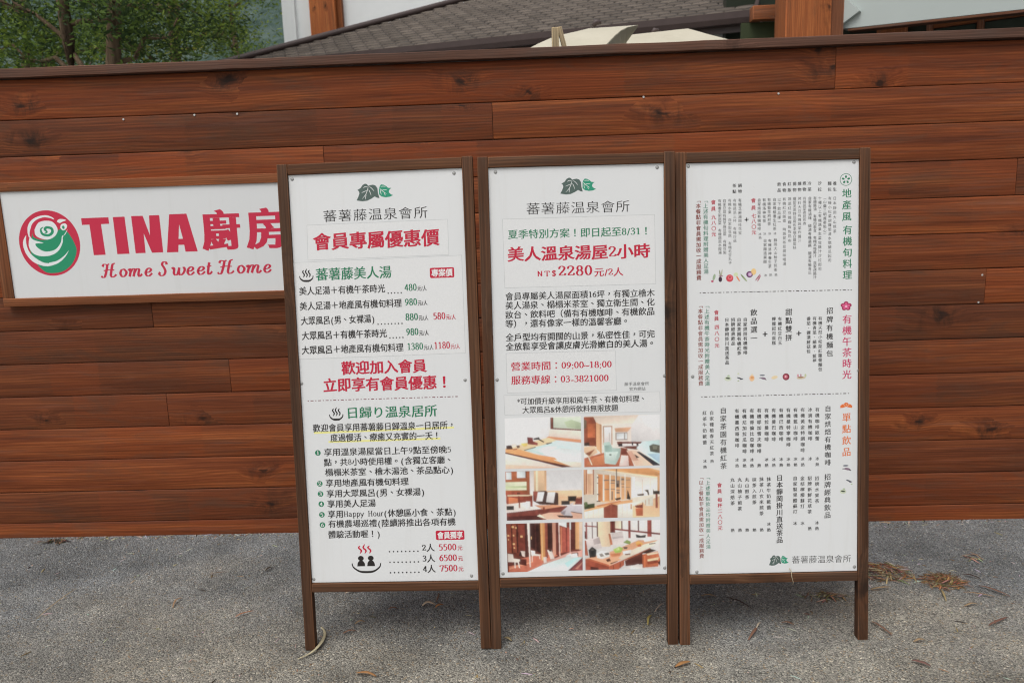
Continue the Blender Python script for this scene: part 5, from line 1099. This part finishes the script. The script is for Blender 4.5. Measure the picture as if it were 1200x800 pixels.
def tree(label, base, H_, r0, limbs, crown, cols, size, dens, lean=(0, 0), seed=1, cat='tree', name='tree'):
    """trunk with limbs; leaf clumps sit along the limbs and fill the crown"""
    rr = random.Random(seed); t = thing(name, label, cat, base, 'trees behind the wall')
    size *= .75; dens = int(dens * 1.55)
    m = MB(); path = [Vector((lean[0] * (k / 10) ** 1.5 * H_ + .06 * math.sin(k * 1.3 + seed), lean[1] * k / 10 * H_ + .05 * math.cos(k * 1.7 + seed), H_ * k / 10)) for k in range(11)]
    m.tube(path, [r0 * (1.25 - .09 * k) if k else r0 * 1.5 for k in range(11)], 10); tips = []
    for zf, az_, ln, up in limbs:
        k = zf * 10; i = int(k); p = path[i].lerp(path[min(i + 1, 10)], k - i); q = [p]
        for j in range(1, 7):
            s_ = j / 6; q.append(p + Vector((math.cos(R(az_)) * ln * s_, math.sin(R(az_)) * ln * s_, up * ln * (s_ ** .8) + .08 * math.sin(j * 2.1 + az_))))
        m.tube(q, [r0 * .42 * (1 - .8 * j / 6) for j in range(7)], 7); tips += q[2:]
        for j in (2, 3, 4, 5):
            a2 = az_ + rr.uniform(-80, 80); l2 = ln * rr.uniform(.25, .5); w = [q[j] + Vector((math.cos(R(a2)) * l2 * s_, math.sin(R(a2)) * l2 * s_, rr.uniform(-.1, .6) * l2 * s_)) for s_ in (0, .35, .7, 1)]
            m.tube(w, [r0 * .15, r0 * .11, r0 * .08, r0 * .03], 5); tips += w[1:]
    m.build('trunk', M_BARK, t)
    m = MB()
    for p in tips + [path[-1], path[-2], path[-3]]:
        if rr.random() < .9:
            cl = rr.choice(cols); leaves(m, p + Vector((rr.uniform(-.2, .2), rr.uniform(-.2, .2), rr.uniform(-.1, .25))), rr.uniform(.35, .75), dens, size, cl)
    for cx, cy, cz, cr in crown: leaves(m, (cx, cy, cz), cr, int(dens * cr * cr * 4), size, rr.choice(cols), (1, 1, .8))
    m.build('crown', M_LEAF, t)
    return t
DK, MD, LT, YL = [G_DARK, G_DARK, G_MID], [G_DARK, G_MID, G_MID], [G_MID, G_LIGHT, G_LIGHT], [G_LIGHT, G_YEL, G_MID]
tree('straight brown trunked tree with dark green needles, leftmost trunk above the wall', (-5.08, 9.0, 0), 8.5, .075, [(.30, 200, 1.6, .5), (.36, 150, 1.7, .3), (.42, 20, 1.3, .2), (.47, 60, 1.2, .4), (.52, 170, 1.6, .6), (.6, 330, 1.4, .5), (.66, 100, 1.5, .5), (.74, 220, 1.3, .5), (.84, 40, 1.0, .4)], [(-1.0, .4, 3.5, .65), (-.9, .9, 4.0, .7), (.45, .9, 3.35, .4), (.5, 1.2, 4.1, .45)], [DK, MD, LT, LT], .085, 85, (.0, .0), 3)
tree('forked dark trunked tree leaning right, second trunk from the left above the wall', (-4.75, 8.8, 0), 8.0, .085, [(.34, 160, 1.9, .9), (.38, 20, .7, .7), (.42, 300, .9, .3), (.46, 140, 1.2, .6), (.5, 90, 1.2, .4), (.6, 150, 1.2, .5), (.7, 200, 1.5, .5), (.8, 80, 1.3, .5)], [(.3, .6, 4.0, .5)], [DK, DK, MD], .09, 60, (.13, .0), 8)
tree('dense dark green tree with yellowish tips in the middle of the tree row', (-5.45, 12.6, 0), 8.8, .10, [(.30, 180, 1.4, .4), (.34, 0, .8, .3), (.38, 260, 1.4, .5), (.44, 20, .8, .5), (.5, 150, 1.6, .4), (.58, 300, 1.5, .5), (.66, 60, .8, .5), (.76, 200, 1.3, .4)], [(.0, -.5, 4.0, .75), (-.5, -.3, 3.4, .5), (.5, -.4, 4.6, .6)], [MD, MD, LT, YL, LT], .10, 75, (.02, .0), 12)
tree('thin stemmed tree with sparse green foliage nearest the white building', (-5.5, 15.4, 0), 8.0, .07, [(.32, 20, 1.1, .6), (.38, 170, 1.2, .5), (.46, 350, 1.0, .5), (.54, 120, 1.2, .5), (.64, 30, 1.1, .5), (.74, 220, 1.0, .4)], [(.15, -.3, 4.0, .45), (-.2, .2, 4.9, .5)], [MD, MD, LT, YL], .10, 60, (.0, 0), 21)
tree('tall shadowed tree standing behind the leftmost trunk', (-8.0, 13.0, 0), 9.5, .14, [(.28, 0, 1.8, .3), (.34, 320, 1.9, .5), (.4, 60, 1.8, .4), (.48, 200, 1.8, .5), (.56, 20, 1.8, .5), (.66, 120, 1.6, .5), (.78, 300, 1.4, .5)], [(1.2, -.4, 3.6, .7), (.3, -.6, 4.2, .8)], [DK, DK, MD], .11, 70, (.0, 0), 33)
tree('bushy bright green shrub low at the left edge behind the wall', (-5.75, 8.4, 0), 3.0, .05, [(.4, 200, .8, .8), (.5, 20, .7, .9), (.55, 100, .7, .9), (.6, 300, .6, .8), (.7, 160, .6, .6)], [(.0, .1, 3.0, .5), (.5, .3, 2.8, .45), (.35, .1, 3.15, .3)], [LT, MD, LT], .075, 80, (0, 0), 44, 'shrub', 'shrub')


rr = random.Random(5); m = MB(); nx_, ny_ = 90, 40; vs = []
for j in range(ny_ + 1):
    for i in range(nx_ + 1):
        x = -190 + 330 * i / nx_; y = 46 + 150 * j / ny_; s_ = j / ny_
        h = 62 * (s_ ** .85) + 4 * noise.noise(Vector((x * .03, y * .03, 0))) + 2.2 * noise.noise(Vector((x * .16, y * .16, 3))) - 1
        vs.append((x, y, h if j else -1))
m.faces(vs, [(j * (nx_ + 1) + i, j * (nx_ + 1) + i + 1, (j + 1) * (nx_ + 1) + i + 1, (j + 1) * (nx_ + 1) + i) for j in range(ny_) for i in range(nx_)], smooth=True)
tag(m.build('hills', M_HILL), kind='structure')

# ---------------------------------------------------------------- dry leaves, twigs and needles on the ground
TAN, BRN, ORG, PAL, DRK, RDB, YLW = (.33, .23, .13), (.17, .105, .06), (.33, .17, .08), (.47, .40, .28), (.05, .035, .026), (.20, .105, .075), (.38, .28, .11)
def strip(name, label, cat, pts, w, col, lift=.004, flat_=.25, arch=.004, group=None):
    q = smooth_path([(x, y, lift) for x, y in pts], 4) if len(pts) > 2 else [Vector((*pts[0], lift)).lerp(Vector((*pts[1], lift)), k / 5) for k in range(6)]
    o = sum(q, Vector()) / len(q); o.z = 0; n = len(q)
    rs = [w * .85 * (.25 + .75 * math.sin(math.pi * min(1, (i + .6) / n))) * rnd.uniform(.85, 1.15) for i in range(n)]
    pp = [Vector((p.x - o.x, p.y - o.y, p.z + arch * math.sin(math.pi * i / (n - 1)) * 2 + rnd.uniform(0, .0015))) for i, p in enumerate(q)]
    m = MB(); m.tube(pp, rs, 7, tuple(v * rnd.uniform(.9, 1.1) for v in col), flat=flat_)
    ob = m.build(name, M_LITTER); ob.location = o
    return tag(ob, label, cat, group)
LITTER = [
 ('twig', 'twig', 'long straight thin tan twig lying alone on the paving, below the white wall sign', [(-2.002, 3.097), (-2.02, 2.841)], .0028, 'T'),
 ('dry_leaf', 'dry leaf', 'small upright curled tan leaf on open paving left of the boards', [(-1.503, 2.917), (-1.512, 2.965), (-1.497, 2.997)], .005, 'T'),
 ('dry_leaf', 'dry leaf', 'narrow tan leaf curving towards the leftmost board, left of its leg', [(-1.218, 2.836), (-1.195, 2.852), (-1.160, 2.882)], .005, 'O'),
 ('bark_chip', 'bark chip', 'short dark bark chip between the wall and the left leg of the leftmost board', [(-1.231, 3.224), (-1.207, 3.262)], .007, 'D'),
 ('twig', 'twig', 'short faint brown twig near the wall left of the dark bark chip', [(-1.469, 3.201), (-1.435, 3.205), (-1.401, 3.223)], .003, 'B'),
 ('dry_leaf', 'dry leaf', 'long pale curved leaf hooked round the left foot of the leftmost board', [(-.858, 2.755), (-.828, 2.700), (-.824, 2.634), (-.840, 2.579), (-.884, 2.540)], .0075, 'P'),
 ('dry_leaf', 'dry leaf', 'yellowish leaf just under the bottom rail of the leftmost board', [(-.826, 3.013), (-.80, 3.022), (-.778, 3.025)], .006, 'P'),
 ('dry_leaf', 'dry leaf', 'faint tan leaf inside the left leg of the leftmost board, farther of two', [(-.733, 2.772), (-.697, 2.789)], .006, 'T'),
 ('dry_leaf', 'dry leaf', 'reddish brown leaf inside the left leg of the leftmost board, nearer of two', [(-.763, 2.706), (-.715, 2.723)], .006, 'R'),
 ('dry_leaf', 'dry leaf', 'pale cream leaf with a thin stalk under the leftmost board', [(-.492, 2.900), (-.472, 2.914), (-.440, 2.906)], .0085, 'P'),
 ('dry_leaf', 'dry leaf', 'orange leaf touching the pale cream leaf under the leftmost board', [(-.438, 2.885), (-.425, 2.893), (-.408, 2.905)], .0085, 'O'),
 ('dry_leaf', 'dry leaf', 'brown leaf left of the pale cream leaf under the leftmost board', [(-.624, 2.876), (-.588, 2.882)], .007, 'B'),
 ('twig', 'twig', 'short dark reddish twig standing above the orange leaf under the leftmost board', [(-.44, 2.93), (-.435, 2.97), (-.44, 3.0)], .004, 'R'),
 ('dry_leaf', 'dry leaf', 'small tan leaf right of the touching legs of the left and middle boards', [(-.160, 2.658), (-.130, 2.638)], .0075, 'T'),
 ('dry_leaf', 'dry leaf', 'orange brown leaf at the lower edge of the view in front of the leftmost board', [(-.655, 2.452), (-.620, 2.445), (-.583, 2.433)], .0075, 'O'),
 ('twig', 'twig', 'pale slanting stalk under the right end of the middle board', [(.411, 2.825), (.456, 2.892)], .0035, 'P'),
 ('dry_leaf', 'dry leaf', 'yellow curved leaf left of the right leg of the middle board', [(.373, 2.734), (.380, 2.77), (.397, 2.802)], .006, 'Y'),
 ('twig', 'twig', 'dark curved twig under the left half of the rightmost board', [(.705, 2.930), (.734, 2.900), (.753, 2.880), (.785, 2.840)], .0045, 'D'),
 ('dry_leaf', 'dry leaf', 'straight tan leaf left of the dark curved twig under the rightmost board', [(.612, 2.943), (.670, 2.935)], .0055, 'T'),
 ('dry_leaf', 'dry leaf', 'reddish leaf with a pale tip in front of the rightmost board', [(.714, 2.622), (.748, 2.671), (.765, 2.700)], .0065, 'R'),
 ('twig', 'twig', 'pale tip of stalk beyond the reddish leaf in front of the rightmost board', [(.764, 2.702), (.790, 2.738)], .004, 'P'),
 ('dry_leaf', 'dry leaf', 'large orange leaf in the foreground right of the legs between middle and rightmost boards', [(.428, 2.464), (.455, 2.474), (.483, 2.491)], .0095, 'O'),
 ('dry_leaf', 'dry leaf', 'faint reddish leaf scrap just left of the right foot of the rightmost board', [(.865, 2.735), (.905, 2.715)], .006, 'R'),
 ('bark_chip', 'bark chip', 'tan bark strip touching the right leg of the rightmost board', [(1.285, 2.969), (1.32, 2.972), (1.372, 2.987)], .006, 'T'),
 ('dry_leaf', 'dry leaf', 'red brown leaf by the foot of the rightmost board', [(1.190, 2.732), (1.205, 2.69), (1.225, 2.64)], .006, 'R'),
 ('dry_leaf', 'dry leaf', 'small tan leaf in the foreground right of the last board leg', [(1.28, 2.595), (1.326, 2.605)], .006, 'T'),
 ('dry_leaf', 'dry leaf', 'dark red curled leaf, nearest to the camera on the right', [(1.222, 2.482), (1.245, 2.46), (1.268, 2.446)], .0085, 'R'),
 ('twig', 'twig', 'black twig beyond the round heap of needles', [(1.699, 3.083), (1.725, 3.065), (1.752, 3.038)], .005, 'D'),
 ('dry_leaf', 'dry leaf', 'long brown leaf slanting at the right, past the round heap of needles', [(1.716, 2.988), (1.75, 2.94), (1.785, 2.898)], .007, 'R'),
 ('twig', 'twig', 'tan twig nearer than the long slanting brown leaf at the right', [(1.63, 2.94), (1.67, 2.915), (1.73, 2.90)], .004, 'T'),
 ('dry_leaf', 'dry leaf', 'pinkish brown leaf lying alone in the lower right paving', [(1.595, 2.695), (1.63, 2.71), (1.69, 2.748)], .006, 'R'),
 ('dry_leaf', 'dry leaf', 'small faint tan leaf midway between the round heap and the pinkish leaf', [(1.578, 2.833), (1.638, 2.846)], .0055, 'T'),
 ('twig', 'twig', 'short upright tan twig pointing down from the round heap of needles', [(1.556, 2.965), (1.53, 2.87)], .005, 'T'),
 ('dry_leaf', 'dry leaf', 'yellow leaf at the far right edge of the paving', [(1.93, 2.93), (1.965, 2.95), (2.0, 2.99)], .007, 'Y'),
]

for nm_, cat_, lb, pts, w, c in LITTER: strip(nm_, lb, cat_, pts, w, {'T': TAN, 'B': BRN, 'O': ORG, 'P': PAL, 'D': DRK, 'R': RDB, 'Y': YLW}[c], lift=.003 + w * .3)
def heap(label, c, rx, ry, n, cols, ln=.05, h=.018, ang=0):
    m = MB()
    for _ in range(n):
        a, r_ = rnd.uniform(0, 6.28), rnd.random() ** .6; x, y = math.cos(a) * r_ * rx, math.sin(a) * r_ * ry; z = .002 + rnd.random() * h * (1 - r_)
        d = rnd.gauss(ang, .8); l = ln * rnd.uniform(.4, 1.2); dz = rnd.uniform(-.2, .2) * l * .5
        p = [Vector((x - math.cos(d) * l / 2, y - math.sin(d) * l / 2, max(.0015, z - dz))), Vector((x + rnd.uniform(-.006, .006), y + rnd.uniform(-.006, .006), z + .003)), Vector((x + math.cos(d) * l / 2, y + math.sin(d) * l / 2, max(.0015, z + dz)))]
        wd = rnd.choice((.001, .0012, .0016, .0040)); col = tuple(v * rnd.uniform(.7, 1.3) for v in rnd.choice(cols))
        m.tube(p, [wd * .7, wd, wd * .4], 4, col, flat=.5 if wd < .002 else .25)
    o = m.build('dry_needle_heap', M_LITTER); o.location = (*c, 0)
    return tag(o, label, 'leaf litter', 'heaps of dry needles on the paving')
heap('heap of dry brown needles right beside the right leg of the rightmost board', (1.41, 3.115), .105, .085, 230, [TAN, BRN, ORG, PAL], .06, .03, -.8)
heap('round heap of dry orange brown needles in open paving, right of the boards', (1.60, 3.03), .082, .068, 210, [TAN, ORG, BRN], .06, .03)
heap('loose scatter of dry needles under the bottom rail of the rightmost board', (1.09, 2.925), .085, .035, 50, [TAN, PAL, BRN], .05, .012, .2)
heap('small tuft of brown needles against the foot of the wall under the white wall sign', (-2.40, 3.585), .075, .022, 46, [BRN, TAN, DRK], .05, .012, .1)
heap('few curled pale needles alone near the wall, right of the orange brown heap', (1.83, 3.235), .03, .035, 14, [TAN, PAL], .05, .02)
m = MB()
for _ in range(1100):
    x, y = rnd.uniform(-2.4, 2.2), rnd.uniform(2.0, 3.6) if rnd.random() < .5 else 3.634 - abs(rnd.gauss(0, .022))
    r_ = rnd.uniform(.0012, .0034); a = rnd.uniform(0, 3.14); l = r_ * rnd.choice((1, 1.3, 3, 6))
    m.tube([(x - math.cos(a) * l, y - math.sin(a) * l, r_ * .3), (x, y, r_ * .6), (x + math.cos(a) * l, y + math.sin(a) * l, r_ * .3)], [r_ * .5, r_, r_ * .4], 5, tuple(v * rnd.uniform(.8, 1.2) for v in rnd.choice((TAN, BRN, PAL, PAL, DRK, (.55, .54, .5), (.5, .5, .47)))), flat=.5)
tag(m.build('ground_grit', M_LITTER), 'fine grit and plant crumbs strewn over the grey paving', 'grit', kind='stuff')
# a frayed strand hanging over the bottom rail of the rightmost board
m = MB(); bm_ = b3.matrix_world
m.tube([Vector(p) for p in ((.390, .008, .268), (.392, -.004, .262), (.394, -.006, .240), (.399, -.006, .222), (.397, -.004, .214))], [.0014, .0016, .0012, .0014, .0008], 6, PAL)
st = m.build('plant_strand', M_LITTER); st.matrix_world = bm_.copy()
tag(st, 'pale dry strand hanging over the bottom rail of the rightmost board', 'plant strand')
